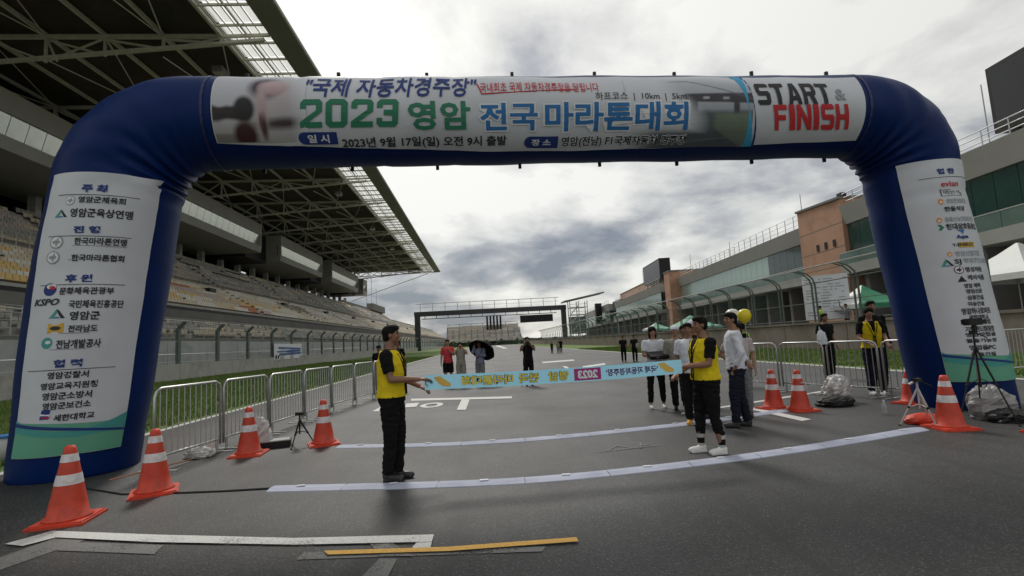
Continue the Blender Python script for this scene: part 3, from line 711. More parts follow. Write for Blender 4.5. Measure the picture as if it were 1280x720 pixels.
# densify with a spline
def dens(pts, rad, k=3):
    P, Q = [], []
    n = len(pts)
    for i in range(n - 1):
        p0 = Vector(pts[max(i - 1, 0)]); p1 = Vector(pts[i]); p2 = Vector(pts[i + 1]); p3 = Vector(pts[min(i + 2, n - 1)])
        for j in range(k):
            t_ = j / k
            P.append(.5 * ((2 * p1) + (p2 - p0) * t_ + (2 * p0 - 5 * p1 + 4 * p2 - p3) * t_ * t_ + (3 * p1 - p0 - 3 * p2 + p3) * t_ ** 3)); Q.append(rad[i] + (rad[i + 1] - rad[i]) * t_)
    P.append(Vector(pts[-1])); Q.append(rad[-1]); return P, Q
P_, Q_ = dens(PTS, RAD, 6)
mb = MB(); rs = []; NS = 64; arc_ = 0
for i, p in enumerate(P_):
    d = (P_[min(i + 1, len(P_) - 1)] - P_[max(i - 1, 0)]).normalized(); nrm = Vector((-d.y, d.x))   # in (s, z); points outward/left
    if i < 2: nrm = Vector((-1, 0))
    if i > len(P_) - 3: nrm = Vector((1, 0))
    c = A2 + E2 * p.x + UP * p.y; u = E2 * nrm.x + UP * nrm.y
    cw = math.exp(-((p.x - .75) ** 2 + (p.y - 4.75) ** 2) / .5) + math.exp(-((p.x - LEN + .8) ** 2 + (p.y - 4.75) ** 2) / .5)   # at the bends the skin gathers on the inside
    arc_ += (P_[i] - P_[max(i - 1, 0)]).length; ring_ = []
    for j in range(NS):
        b_ = 2 * math.pi * j / NS; inner = max(0, -math.sin(b_)); side_ = abs(math.cos(b_))
        w_ = cw * inner ** 1.5 * .045 * math.sin(arc_ * 21) + .006 * math.sin(b_ * 5 + arc_ * 1.7) + .006 * math.sin(arc_ * 4.1 + b_ * 2) - .018 * math.exp(-((arc_ % 1.15) - .57) ** 2 / .0012) * (1 if (p.x > 2.0 and p.x < LEN - 2) or p.y < 3.9 else .4)
        w_ += cw * side_ * .012 * math.sin(arc_ * 14 + b_ * 6)
        ring_.append(tuple(c - A2 + (F2 * math.cos(b_) + u * math.sin(b_)) * (Q_[i] + w_)))
    rs.append(ring_)
mb.rings(rs); part(mb, 'tube', vinyl, arch, smooth=True)
from mathutils.bvhtree import BVHTree
TUBE = BVHTree.FromPolygons([Vector(v) for v in mb.v], mb.f)
def onto(c, d, off, r0):
    hit = TUBE.ray_cast(c + d * 2.0 - A2, -d, 3.0)
    return (hit[0] + A2 if hit[0] is not None and (hit[0] + A2 - c).length < r0 * 1.6 else c + d * r0) + d * off
# welded seam bands
def leg_c(side, z): return (A2 + E2 * (.42 * z / 4.3)) if side == 0 else (B2 - E2 * (.5 * z / 4.3))
def on_leg(side, u, z, off):
    r_ = RL if side == 0 else RR; th = u / r_; c = leg_c(side, z); return onto(c + UP * z, F2 * math.cos(th) + E2 * math.sin(th), off, r_)
def on_beam(s, t_, off):
    th = t_ / RB; return onto(A2 + E2 * s + UP * ZC, F2 * math.cos(th) + UP * math.sin(th), off, RB)
for s_ in (1.98, LEN - 1.62):
    m_ = MB(); m_.rings([[tuple(on_beam(s_ + ds, RB * 2 * math.pi * j / 32, o_) - A2) for j in range(32)] for ds, o_ in ((-.02, -.01), (-.02, .012), (.02, .012), (.02, -.01))], cap=False); part(m_, 'seam', vinyl_d, arch, smooth=False)
def surf(fn, u0, u1, v0, v1, nu, nv, off, mi=0, mb=None, vtop=None, vbot=None, wob=0):
    mb = mb or MB(); k = len(mb.v)
    for i in range(nu + 1):
        for j in range(nv + 1):
            u = u0 + (u1 - u0) * i / nu; lo = v0 if vbot is None else vbot(i / nu); hi = v1 if vtop is None else vtop(i / nu); v = lo + (hi - lo) * j / nv
            w_ = wob * (math.sin(u * 9 + v * 4) * .5 + math.sin(v * 13 - u * 5) * .3 + math.sin(u * 23) * .2) if wob else 0
            mb.v.append(tuple(fn(u, v, off + w_) - A2))
    for i in range(nu):
        for j in range(nv):
            a = k + i * (nv + 1) + j; mb.f.append((a, a + nv + 1, a + nv + 2, a + 1)); mb.m.append(mi)
    return mb
beamf = on_beam; L0 = lambda u, z, o: on_leg(0, u, z, o); L1 = lambda u, z, o: on_leg(1, u, z, o)
INK = {}
for n_, c_ in dict(navy=(.010, .035, .20), ink=(.02, .02, .025), red=(.55, .02, .03), green=(.02, .20, .11), blue=(.02, .16, .42), white=(.75, .77, .8), gray=(.30, .32, .35), cyan=(.05, .35, .6), teal=(.06, .32, .30), leaf=(.12, .38, .26), gold=(.62, .38, .05), skin=(.36, .26, .26), picdark=(.03, .025, .03), picgrey=(.16, .19, .22), maroon=(.09, .02, .025), orange=(.75, .30, .04), sky=(.42, .46, .52)).items():
    INK[n_] = mat('print_' + n_, c_, .65, .04, 3)
INKL = list(INK.values()); IX = {n_: i for i, n_ in enumerate(INK)}
banner_white = mat('banner_vinyl', (.60, .62, .67), .55, .05, 1.2, .15, 5)
def text_mesh(txt, bold, res=2):
    c = bpy.data.curves.new('t', 'FONT'); c.body = txt; c.size = 1; c.offset = bold; c.resolution_u = res
    o = bpy.data.objects.new('t', c); me = bpy.data.meshes.new_from_object(o)
    bpy.data.objects.remove(o); bpy.data.curves.remove(c); return me
def lay_text(mb, txt, fn, u0, u1, v0, v1, off, mi, bold=.012, cut=None, shear=0, mirror=False, origin=None):
    """fit text to the box u0..u1 (left..right), v0 bottom, v1 top"""
    me = text_mesh(txt, bold); bm = bmesh.new(); bm.from_mesh(me); bpy.data.meshes.remove(me)
    if not bm.verts: return
    xs_ = [v.co.x for v in bm.verts]; ys_ = [v.co.y for v in bm.verts]; X0, X1, Y0, Y1 = min(xs_), max(xs_), min(ys_), max(ys_)
    for v in bm.verts:
        fy = (v.co.y - Y0) / (Y1 - Y0); fx = (v.co.x - X0) / (X1 - X0)
        if mirror: fx = 1 - fx
        v.co = (u0 + (u1 - u0) * fx + shear * (fy - .5) * (v1 - v0), v0 + (v1 - v0) * fy, 0)
    if cut:
        ax, st = cut; lo, hi = (u0, u1) if ax == 0 else (v0, v1); q = math.ceil(lo / st) * st
        while q < hi:
            no = (1, 0, 0) if ax == 0 else (0, 1, 0)
            bmesh.ops.bisect_plane(bm, geom=bm.verts[:] + bm.edges[:] + bm.faces[:], plane_co=(q, q, 0), plane_no=no); q += st
    bm.verts.index_update(); k = len(mb.v); org = A2 if origin is None else origin
    for v in bm.verts: mb.v.append(tuple(fn(v.co.x, v.co.y, off) - org))
    for f in bm.faces: mb.f.append(tuple(k + v.index for v in f.verts)); mb.m.append(mi)
    bm.free()
def poly(mb, pts, fn, off, mi, nsub=4):
    """fan of a convex outline mapped on the surface with inner rings so it follows the curve"""
    cx = sum(p[0] for p in pts) / len(pts); cy = sum(p[1] for p in pts) / len(pts); rs_ = []
    for k in range(nsub + 1):
        f = 1 - k / nsub * .98; rs_.append([tuple(fn(cx + (p[0] - cx) * f, cy + (p[1] - cy) * f, off) - A2) for p in pts])
    mb.rings(rs_, mi, cap=False)
def ellp(cx, cy, rx, ry, n=18, a0=0, a1=2 * math.pi): return [(cx + rx * math.cos(a0 + (a1 - a0) * i / n), cy + ry * math.sin(a0 + (a1 - a0) * i / n)) for i in range(n)]
BEAM_PRINT = [
('〃국제 자동차경주장〃',3.434,5.967,0.109,0.543,'navy'),
('국내최초 국제 자동차경주장을 달립니다',6.027,7.886,0.151,0.341,'red'),
('하프코스  |  10km  |  5km',7.814,9.295,-0.012,0.141,'ink'),
('2023',3.361,4.784,-0.351,0.047,'green'),
('영암',4.924,5.859,-0.402,0.011,'green'),
('전국',6.004,6.892,-0.427,-0.022,'blue'),
('마라톤대회',7.005,9.313,-0.449,-0.022,'blue'),
('pill',3.288,3.855,-0.597,-0.415,''),
('일 시',3.425,3.738,-0.572,-0.45,'white'),
('2023년 9월 17일(일) 오전 9시 출발',3.916,6.41,-0.68,-0.495,'ink'),
('pill',6.688,7.226,-0.715,-0.521,''),
('장 소',6.803,7.11,-0.67,-0.56,'white'),
('영암(전남) F1국제자동차 경주장',7.275,9.33,-0.71,-0.527,'ink'),
('START',10.471,11.745,-0.084,0.296,'ink'),
('&',11.828,12.011,-0.024,0.183,'gray'),
('FINISH',10.775,12.065,-0.478,-0.086,'red'),
('pic',9.31,10.454,-0.795,0.441,''),
('head',2.304,3.31,-0.485,0.749,''),
]
LEFT_PRINT = [
('주 최',0.135,0.416,3.848,3.96,'navy'),
('_',-0.162,0.761,3.806,3.817,'ink'),
('영암군체육회',0.117,0.618,3.698,3.787,'ink'),
('영암군육상연맹',0.045,0.712,3.496,3.619,'ink'),
('진 행',0.11,0.399,3.277,3.376,'navy'),
('_',-0.205,0.728,3.234,3.245,'ink'),
('한국마라톤연맹',0.138,0.689,3.119,3.218,'ink'),
('한국마라톤협회',0.128,0.686,2.897,2.99,'ink'),
('후 원',0.088,0.384,2.61,2.718,'navy'),
('_',-0.233,0.735,2.577,2.588,'ink'),
('문화체육관광부',0.043,0.625,2.447,2.545,'ink'),
('KSPO',-0.271,0.062,2.311,2.402,'ink'),
('국민체육진흥공단',0.174,0.746,2.263,2.372,'ink'),
('영암군',0.2,0.513,2.103,2.221,'ink'),
('전라남도',0.202,0.506,1.943,2.039,'ink'),
('전남개발공사',0.093,0.562,1.732,1.849,'ink'),
('협 력',0.089,0.396,1.485,1.59,'navy'),
('_',-0.251,0.76,1.451,1.462,'ink'),
('영암경찰서',0.034,0.479,1.339,1.433,'ink'),
('영암교육지원청',-0.035,0.587,1.202,1.296,'ink'),
('영암군소방서',0.002,0.541,1.069,1.167,'ink'),
('영암군보건소',0.019,0.542,0.945,1.038,'ink'),
('세한대학교',0.164,0.597,0.79,0.879,'ink'),
('circ',-0.039,0.08,3.662,3.795,''),
('mtn',-0.158,0.015,3.499,3.61,''),
('circ',-0.167,0.007,3.072,3.248,''),
('circ',-0.194,-0.016,2.868,3.042,''),
('taeg',-0.171,0.002,2.438,2.61,''),
('mtn',-0.045,0.153,2.135,2.262,''),
('ybox',-0.038,0.15,1.935,2.072,''),
('circ2',-0.094,0.046,1.74,1.888,''),
('slogo',-0.002,0.118,0.823,0.946,''),
]
RIGHT_PRINT = [
('협 찬',-0.169,0.109,3.851,3.945,'navy'),
('_',-0.439,0.51,3.796,3.805,'ink'),
('evian',-0.158,0.126,3.637,3.727,'red'),
('sq',-0.189,0.157,3.48,3.6,''),
('yl',-0.259,-0.181,3.346,3.443,''),
('영암군산림조합',-0.143,0.221,3.356,3.432,'gray'),
('한울식당',-0.199,0.144,3.224,3.304,'ink'),
('yl',-0.339,-0.262,3.042,3.138,''),
('월출산농업협동조합',-0.227,0.312,3.053,3.133,'gray'),
('gl',-0.346,-0.258,2.922,3.017,''),
('현대삼호중공업',-0.235,0.35,2.92,3.021,'ink'),
('bl',-0.1,0.036,2.84,2.919,''),
('Aqua',-0.129,0.072,2.752,2.83,'navy'),
('or',-0.215,0.152,2.62,2.707,''),
('yl',-0.312,-0.241,2.483,2.561,''),
('영암신협조합',-0.212,0.238,2.477,2.565,'gray'),
('mtn',-0.425,-0.253,2.327,2.448,''),
('SJ',-0.243,-0.149,2.335,2.434,'ink'),
('영암군건설협회',-0.118,0.504,2.364,2.442,'gray'),
('rc',-0.28,-0.147,2.192,2.325,''),
('명성자원',-0.125,0.173,2.213,2.299,'ink'),
('tri',-0.272,-0.142,2.06,2.159,''),
('케이식품',-0.123,0.189,2.081,2.167,'ink'),
('영암 매력',-0.204,0.062,1.955,2.032,'ink'),
('영암신문',-0.193,0.076,1.867,1.94,'ink'),
('삼광건설',-0.197,0.071,1.764,1.84,'ink'),
('미송건설',-0.204,0.055,1.665,1.737,'ink'),
('영암하나로마트',-0.317,0.152,1.533,1.639,'ink'),
('세한대학교',-0.24,0.076,1.445,1.522,'ink'),
('스포츠클럽',-0.238,0.09,1.372,1.448,'ink'),
('기찬랜드캠핑장',-0.325,0.125,1.25,1.343,'ink'),
('영암맛집골',-0.339,0.122,1.173,1.241,'ink'),
('월출기능성',-0.351,0.101,1.08,1.147,'ink'),
('영암읍PC',-0.333,0.054,0.961,1.045,'ink'),
('월출건설',-0.328,0.021,0.859,0.926,'ink'),
]

# --- beam banner
ban = part(surf(beamf, 2.12, 12.36, -.78, .6, 120, 24, .012, wob=.004, vtop=lambda f: .62 - .12 * f, vbot=lambda f: -.56 - .22 * min(1, f * 2.5) + .10 * max(0, f - .6) / .4), 'beam_banner', banner_white, arch, smooth=True)
pr = MB()
# the two photographs printed on the banner: fine colour grids, soft like the print
def photo(name, s0, s1, t0, t1, nu, nv, fn_c):
    m_ = MATS.get('photo_print')
    if m_ is None:
        m_ = bpy.data.materials.new('photo_print'); m_.use_nodes = True; at_ = m_.node_tree.nodes.new('ShaderNodeAttribute'); at_.attribute_name = 'ink'
        m_.node_tree.links.new(at_.outputs['Color'], m_.node_tree.nodes['Principled BSDF'].inputs['Base Color']); m_.node_tree.nodes['Principled BSDF'].inputs['Roughness'].default_value = .6; MATS['photo_print'] = m_
    q = surf(beamf, s0, s1, t0, t1, nu, nv, .0185); o = part(q, name, m_, ban, smooth=True)
    ca = o.data.color_attributes.new('ink', 'FLOAT_COLOR', 'POINT'); n_ = 0
    for i in range(nu + 1):
        for j in range(nv + 1):
            c = fn_c(s0 + (s1 - s0) * i / nu, t0 + (t1 - t0) * j / nv); ca.data[n_].color = (*c, 1); n_ += 1
def mixv(a, b, f): f = min(1, max(0, f)); return tuple(x + (y - x) * f for x, y in zip(a, b))
def spot(c, s, t, cx, cy, rx, ry, ink, soft=.25):
    d = math.hypot((s - cx) / rx, (t - cy) / ry); return mixv(c, ink, (1 + soft - d) / (2 * soft) if d > 1 - soft else 1)
def step(x, w_): return min(1, max(0, .5 + x / w_))
PAPER = (.60, .62, .67)
def runner(s, t):
    nz = mathutils.noise.noise(Vector((s * 6, t * 6, 1))) * .05
    c = mixv((.50, .51, .56), (.42, .41, .42), step(-t - .2, .3))
    c = mixv(c, (.025, .02, .02), step(-t - .03 + nz, .05) * step(t + .25 + nz, .06) * step(2.62 - s, .1))
    c = mixv(c, (.24, .22, .21), step(-t - .42, .05) * step(2.7 - s, .2))
    c = spot(c, s, t, 3.08, -.02, .30, .30, (.47, .42, .45), .7)
    c = spot(c, s, t, 3.12, -.29 + .05 * (s - 3), .36, .075, (.05, .035, .04), .6)
    c = spot(c, s, t, 2.86, .27, .22, .20, (.05, .035, .05), .3)
    c = spot(c, s, t, 2.99, .27, .21, .15, mixv((.42, .28, .31), (.55, .42, .44), (t - .15) / .25), .25)
    c = spot(c, s, t, 2.82, -.08, .085, .40, (.46, .34, .36), .4)
    c = spot(c, s, t, 2.84, -.34, .045, .17, (.06, .03, .03), .5)
    c = spot(c, s, t, 2.80, -.26, .02, .10, (.12, .06, .06), .5)
    c = spot(c, s, t, 2.58, -.08, .145, .19, (.012, .01, .012), .2)
    c = spot(c, s, t, 2.57, -.44, .16, .19, (.05, .012, .015), .25)
    return mixv(c, PAPER, step(s - 3.32, .22))
photo('runner_picture', 2.14, 3.45, -.545, .585, 90, 80, runner)
def circuit(s, t):
    nz = mathutils.noise.noise(Vector((s * 5, t * 9, 3))) * .05
    c = mixv((.50, .52, .57), (.33, .36, .41), step(-t + .1, .5))
    c = mixv(c, (.09, .11, .125), step(-t - .17 + nz * .5, .06))
    c = mixv(c, (.16, .20, .15), step((s - 9.75) * .6 + t + .42, .05) * step(-t - .20, .05) * step(s - 9.75, .1))
    c = mixv(c, (.045, .045, .055), step(t + .035 + (s - 9.8) * .03, .02) * step(.115 - t, .02) * step(s - 9.25, .1))
    for sx in (9.42, 10.12): c = mixv(c, (.05, .05, .06), step(.05 - abs(s - sx), .03) * step(-t, .05) * step(t + .2, .05))
    c = mixv(c, (.40, .43, .47), step(.02 - abs(t - .04), .01) * step(.05 - abs(s - 9.62), .03)); c = mixv(c, (.40, .43, .47), step(.02 - abs(t - .03), .01) * step(.05 - abs(s - 9.95), .03))
    c = mixv(c, (.12, .12, .14), step(.012 - abs(t - (.36 - .33 * max(0, s - 9.35))), .012) * step(s - 9.0, .2) * .8)
    c = mixv(c, (.18, .20, .22), step(.01 - abs(t + .62 - (s - 9.6) * .1), .01) * .7)
    c = tuple(max(0, x + nz * .3) for x in c)
    a = step(s - 9.28 + .25 * math.sin(t * 4), .35) * step(.46 - .12 * (s - 9) - t, .14); a = max(a, step(s - 8.55, .5) * step(-t - .47, .1))
    return mixv(PAPER, c, a)
photo('track_picture', 8.3, 10.40, -.755, .42, 130, 80, circuit)
pr = MB()
poly(pr, [(10.14, .52), (10.31, .51), (10.50, -.745), (10.34, -.745)], beamf, .0215, IX['cyan'], 6); poly(pr, [(10.31, .51), (10.34, .51), (10.54, -.745), (10.50, -.745)], beamf, .023, IX['navy'], 4)
part(pr, 'divider_stripe', INKL, ban)
# heavy block capitals drawn stroke by stroke
c8 = .12
GL = {
 'S': [[(0, .8), (1, .8), (1, 1 - .08), (.88, 1), (c8, 1), (0, .88)], [(0, .6), (.29, .6), (.29, .8), (0, .8)], [(0, .6), (.12, .40), (.88, .40), (1, .5), (.88, .6)], [(.71, .2), (1, .2), (1, .5), (.71, .42)], [(0, .2), (0, .1), (.12, 0), (.88, 0), (1, .12), (1, .2)]],
 'T': [[(0, .8), (1, .8), (1, 1), (0, 1)], [(.35, 0), (.65, 0), (.65, .8), (.35, .8)]],
 'A': [[(0, 0), (.28, 0), (.5, .74), (.5, 1), (.33, 1)], [(.72, 0), (1, 0), (.67, 1), (.5, 1), (.5, .74)], [(.335, .18), (.665, .18), (.61, .36), (.39, .36)]],
 'R': [[(0, 0), (.28, 0), (.28, 1), (0, 1)], [(.28, .8), (1, .8), (1, .9), (.88, 1), (.28, 1)], [(.72, .55), (1, .5), (1, .8), (.72, .8)], [(.28, .36), (.88, .36), (1, .5), (.72, .55), (.28, .55)], [(.46, .36), (.78, .36), (1, 0), (.68, 0)]],
 'F': [[(0, 0), (.3, 0), (.3, 1), (0, 1)], [(.3, .8), (1, .8), (1, 1), (.3, 1)], [(.3, .40), (.86, .40), (.86, .6), (.3, .6)]],
 'I': [[(0, 0), (1, 0), (1, 1), (0, 1)]],
 'N': [[(0, 0), (.27, 0), (.27, 1), (0, 1)], [(.73, 0), (1, 0), (1, 1), (.73, 1)], [(.27, .60), (.73, 0), (.73, .42), (.27, 1)]],
 'H': [[(0, 0), (.29, 0), (.29, 1), (0, 1)], [(.71, 0), (1, 0), (1, 1), (.71, 1)], [(.29, .4), (.71, .4), (.71, .6), (.29, .6)]],
 '2': [[(0, .8), (1, .8), (1, .88), (.86, 1), (.14, 1), (0, .88)], [(0, .66), (.27, .66), (.27, .8), (0, .8)], [(.73, .6), (1, .55), (1, .8), (.73, .8)], [(0, .2), (.36, .2), (1, .55), (.73, .6)], [(0, 0), (1, 0), (1, .2), (0, .2)]],
 '0': [[(0, .8), (1, .8), (1, .86), (.82, 1), (.18, 1), (0, .86)], [(0, .2), (.29, .2), (.29, .8), (0, .8)], [(.71, .2), (1, .2), (1, .8), (.71, .8)], [(0, .2), (0, .14), (.18, 0), (.82, 0), (1, .14), (1, .2)]],
 '3': [[(0, .8), (1, .8), (1, .88), (.86, 1), (.14, 1), (0, .88)], [(0, .68), (.27, .68), (.27, .8), (0, .8)], [(.73, .6), (1, .6), (1, .8), (.73, .8)], [(.33, .41), (.88, .41), (1, .5), (1, .6), (.33, .6)], [(.73, .2), (1, .2), (1, .5), (.73, .41)], [(0, .2), (.27, .2), (.27, .32), (0, .32)], [(0, .2), (0, .12), (.14, 0), (.86, 0), (1, .12), (1, .2)]]}
def block_text(mb, txt, fn, u0, u1, v0, v1, off, mi, shear=.0, origin=None):
    ws = [.42 if c == 'I' else (1.08 if c == 'N' else 1.0) for c in txt]; gap = .16; tot = sum(ws) + gap * (len(txt) - 1); x = 0; org = A2 if origin is None else origin
    bm = bmesh.new()
    for c, w_ in zip(txt, ws):
        for pl in GL[c]:
            vs = []
            for (px, py) in pl:
                fx = (x + px * w_) / tot; vs.append(bm.verts.new((u0 + (u1 - u0) * fx + shear * (py - .5) * (v1 - v0), v0 + (v1 - v0) * py, 0)))
            bm.faces.new(vs)
        x += w_ + gap
    q = math.ceil(v0 / .07) * .07
    while q < v1: bmesh.ops.bisect_plane(bm, geom=bm.verts[:] + bm.edges[:] + bm.faces[:], plane_co=(0, q, 0), plane_no=(0, 1, 0)); q += .07
    bm.verts.index_update(); k = len(mb.v)
    for v in bm.verts: mb.v.append(tuple(fn(v.co.x, v.co.y, off) - org))
    for f in bm.faces: mb.f.append(tuple(k + v.index for v in f.verts)); mb.m.append(mi)
    bm.free()
for (s, u0, u1, v0, v1, c_) in BEAM_PRINT:
    tx = MB()
    if s in ('pic', 'head'): continue
    if s == 'pill':
        surf(beamf, u0 + .08, u1, v0, v1, 10, 4, .0205, IX['navy'], tx); poly(tx, ellp(u0 + .09, (v0 + v1) / 2, .09, (v1 - v0) / 2, 12), beamf, .021, IX['navy']); part(tx, 'label_tab', INKL, ban); continue
    if s in ('2023', 'START', 'FINISH'):
        block_text(tx, s, beamf, u0, u1, v0, v1, .024, IX[c_], {'2023': .10, 'START': -.10, 'FINISH': -.22}[s]); part(tx, 'lettering', INKL, ban); continue
    big_ = s in ('영암', '전국', '마라톤대회')
    bold = .028 if big_ else (.018 if c_ in ('navy',) else .022)
    if s.startswith('국내최초') or s.startswith('하프'): bold = .004
    s2 = s.replace('〃', '"')
    if s.startswith('〃'): v0, v1 = v0 - .03, v1 - .06
    if s in ('마라톤대회', '전국'): lay_text(tx, s2, beamf, u0 - .03, u1 + .03, v0 - .025, v1 + .025, .0225, IX['white'], .07, (1, .1))
    if '경주장' in s and s.startswith('영암'): lay_text(tx, s2, beamf, u0 - .012, u1 + .012, v0 - .012, v1 + .012, .0225, IX['white'], .07, (1, .1))
    lay_text(tx, s2, beamf, u0, u1, v0, v1, .0255, IX[c_], .03 if c_ == 'white' else bold, (1, .1), shear=(.12 if s.startswith('〃') else 0))
    part(tx, 'lettering', INKL, ban)
for (a, b) in (((5.98, .33), (6.05, .13)), ((6.05, .13), (7.5, .20))):
    tx = MB(); d = Vector((b[0] - a[0], b[1] - a[1])); n_ = Vector((-d.y, d.x)).normalized() * .010
    poly(tx, [(a[0] - n_.x, a[1] - n_.y), (b[0] - n_.x, b[1] - n_.y), (b[0] + n_.x, b[1] + n_.y), (a[0] + n_.x, a[1] + n_.y)], beamf, .023, IX['red'], 2)
    part(tx, 'red_underline', INKL, ban)
tie = MB().box((-.025, -.02, -.05), (.025, .02, .07)).mesh('banner_tie', black_pl)
for k in range(8):
    s_ = 2.4 + 1.4 * k
    share('banner_tie', tie, arch, tuple(on_beam(s_, RB * 1.40, .03) - A2)); share('banner_tie', tie, arch, tuple(on_beam(s_ + .1, -RB * 2.0, .02) - A2))
# --- leg banners
def waves(mb, fn, u0, u1, z0):
    n = 24
    surf(fn, u0, u1, z0, z0, n, 6, .021, IX['leaf'], mb, vtop=lambda f: z0 + .42 + .03 * math.cos(f * 3.2) - .05 * f * (1 - f))
    surf(fn, u0, u1, z0, z0, n, 2, .024, IX['teal'], mb, vbot=lambda f: z0 + .33 + .0 * f - .10 * math.sin(f * 2.6), vtop=lambda f: z0 + .38 + .10 * (f - .5) ** 2 * 4 - .08 * math.sin(f * 3.14))
    surf(fn, u0, u1, z0, z0, n, 2, .027, IX['navy'], mb, vbot=lambda f: z0 + .40 - .17 * f, vtop=lambda f: z0 + .445 - .185 * f)
lb = part(surf(L0, -.36, .99, .34, 4.13, 28, 60, .014, wob=.004), 'leg_banner', banner_white, arch, smooth=True)
rb_ = part(surf(L1, -.69, .51, .46, 4.11, 26, 60, .014, wob=.004), 'leg_banner', banner_white, arch, smooth=True)
def logo(mb, kind, fn, u0, u1, v0, v1):
    cx, cy, rx, ry = (u0 + u1) / 2, (v0 + v1) / 2, abs(u1 - u0) / 2, abs(v1 - v0) / 2
    if kind in ('circ', 'rc'):
        k = IX['gray'] if kind == 'circ' else IX['maroon']
        poly(mb, ellp(cx, cy, rx, ry), fn, .0185, k); poly(mb, ellp(cx, cy, rx * .82, ry * .82), fn, .0195, IX['white']); poly(mb, ellp(cx, cy, rx * .6, ry * .3, 12), fn, .0205, k)
        poly(mb, [(cx - rx * .1, cy - ry * .6), (cx + rx * .15, cy - ry * .6), (cx + rx * .35, cy + ry * .6), (cx + rx * .1, cy + ry * .6)], fn, .021, k)
    elif kind == 'circ2': poly(mb, ellp(cx, cy, rx, ry), fn, .0185, IX['teal']); poly(mb, ellp(cx + rx * .2, cy + ry * .1, rx * .5, ry * .3), fn, .0195, IX['white'])
    elif kind == 'taeg':
        poly(mb, ellp(cx, cy, rx, ry), fn, .0185, IX['navy']); poly(mb, ellp(cx + rx * .2, cy + ry * .45, rx * .75, ry * .42), fn, .0195, IX['white']); poly(mb, ellp(cx + rx * .35, cy + ry * .25, rx * .45, ry * .3), fn, .0205, IX['red'])
    elif kind == 'mtn':
        poly(mb, [(u0, v0), (cx - rx * .1, v1), (cx + rx * .15, v1 - ry * .3), (cx - rx * .4, v0)], fn, .0185, IX['teal']); poly(mb, [(cx - rx * .1, v1 - ry * .4), (cx + rx * .1, v1 - ry * .2), (u1, v0), (cx + rx * .5, v0)], fn, .019, IX['ink']); poly(mb, [(cx - rx * .4, v0), (cx + rx * .4, v0), (cx + rx * .2, v0 + ry * .3), (cx - rx * .2, v0 + ry * .3)], fn, .0195, IX['blue'])
    elif kind == 'ybox': poly(mb, [(u0, v0), (u1, v0), (u1, v1), (u0, v1)], fn, .0185, IX['gold']); poly(mb, ellp(cx, cy, rx * .7, ry * .4, 12), fn, .0195, IX['picdark'])
    elif kind == 'slogo': poly(mb, [(u0, v0), (u1 - rx * .3, v0), (u1, v1), (u0 + rx * .3, v1)], fn, .0185, IX['navy']); poly(mb, [(u0, cy - ry * .2), (u1, cy - ry * .4), (u1, cy), (u0, cy + ry * .2)], fn, .0195, IX['white']); poly(mb, [(u0 + rx * .4, v0 + ry * .2), (u1, v0 + ry * .2), (u1, v0 + ry * .5), (u0 + rx * .4, v0 + ry * .5)], fn, .02, IX['red'])
    elif kind == 'yl': poly(mb, ellp(cx, cy, rx, ry, 10), fn, .0185, IX['orange']); poly(mb, ellp(cx, cy - ry * .2, rx * .5, ry * .4, 10), fn, .0195, IX['white'])
    elif kind == 'gl': poly(mb, [(u0, v1), (cx, v1), (u1, cy), (cx, v0), (u0, v0), (cx, cy)], fn, .0185, IX['green'])
    elif kind == 'bl': poly(mb, [(u0, v1 - ry * .3), (u1, v1), (cx + rx * .3, v0), (cx, cy)], fn, .0185, IX['blue'])
    elif kind == 'or': surf(fn, u0 + rx * .5, u1, v0, v1, 6, 2, .0185, IX['gold'], mb); lay_text(mb, 'Y-ENERGY', fn, u0, u1 - rx * .1, v0 + ry * .4, v1 - ry * .3, .0205, IX['ink'], .03, (0, .08))
    elif kind == 'tri': poly(mb, [(u0, v0), (u1, v0), (cx, v1)], fn, .0185, IX['ink'])
    elif kind == 'sq':
        for (a, b, c2, d2) in ((u0, v0, u1, v0 + ry * .12), (u0, v1 - ry * .3, cx, v1 - ry * .15), (u0, v0, u0 + rx * .08, v1), (u1 - rx * .08, v0, u1, cy)): surf(fn, a, c2, b, d2, 4, 1, .0185, IX['ink'], mb)
        lay_text(mb, '맥반석', fn, u0 + rx * .25, u1 - rx * .15, v0 + ry * .35, v1 - ry * .4, .0195, IX['ink'], .0, (0, .08))
for (lst, fn, par) in ((LEFT_PRINT, L0, lb), (RIGHT_PRINT, L1, rb_)):
    for (s, u0, u1, v0, v1, c_) in lst:
        tx = MB()
        if c_ == '': logo(tx, s, fn, u0, u1, v0, v1); part(tx, 'logo', INKL, par); continue
        if s == '_': surf(fn, u0, u1, (v0 + v1) / 2 - .004, (v0 + v1) / 2 + .004, 12, 1, .020, IX['ink'], tx); part(tx, 'rule_line', INKL, par); continue
        lay_text(tx, s, fn, u0, u1, v0, v1, .0225, IX[c_], .045 if c_ == 'navy' else (.03 if c_ == 'ink' else .012), (0, .08), shear=.25 if s == 'KSPO' else 0)
        part(tx, 'lettering', INKL, par)
    if fn is L0:
        for (u0, u1, v) in ((.13, .62, 3.70), (.12, .70, 3.105), (.09, .68, 2.915), (.12, .43, 1.93), (.02, .42, 1.72)): part(surf(fn, u0, u1, v, v + .008, 10, 1, .020, IX['gray']), 'rule_line', INKL, par)
    tx = MB()
    if fn is L0: waves(tx, fn, -.355, .985, .345)
    else: waves(tx, fn, -.685, .505, .465)
    part(tx, 'wave_print', INKL, par)
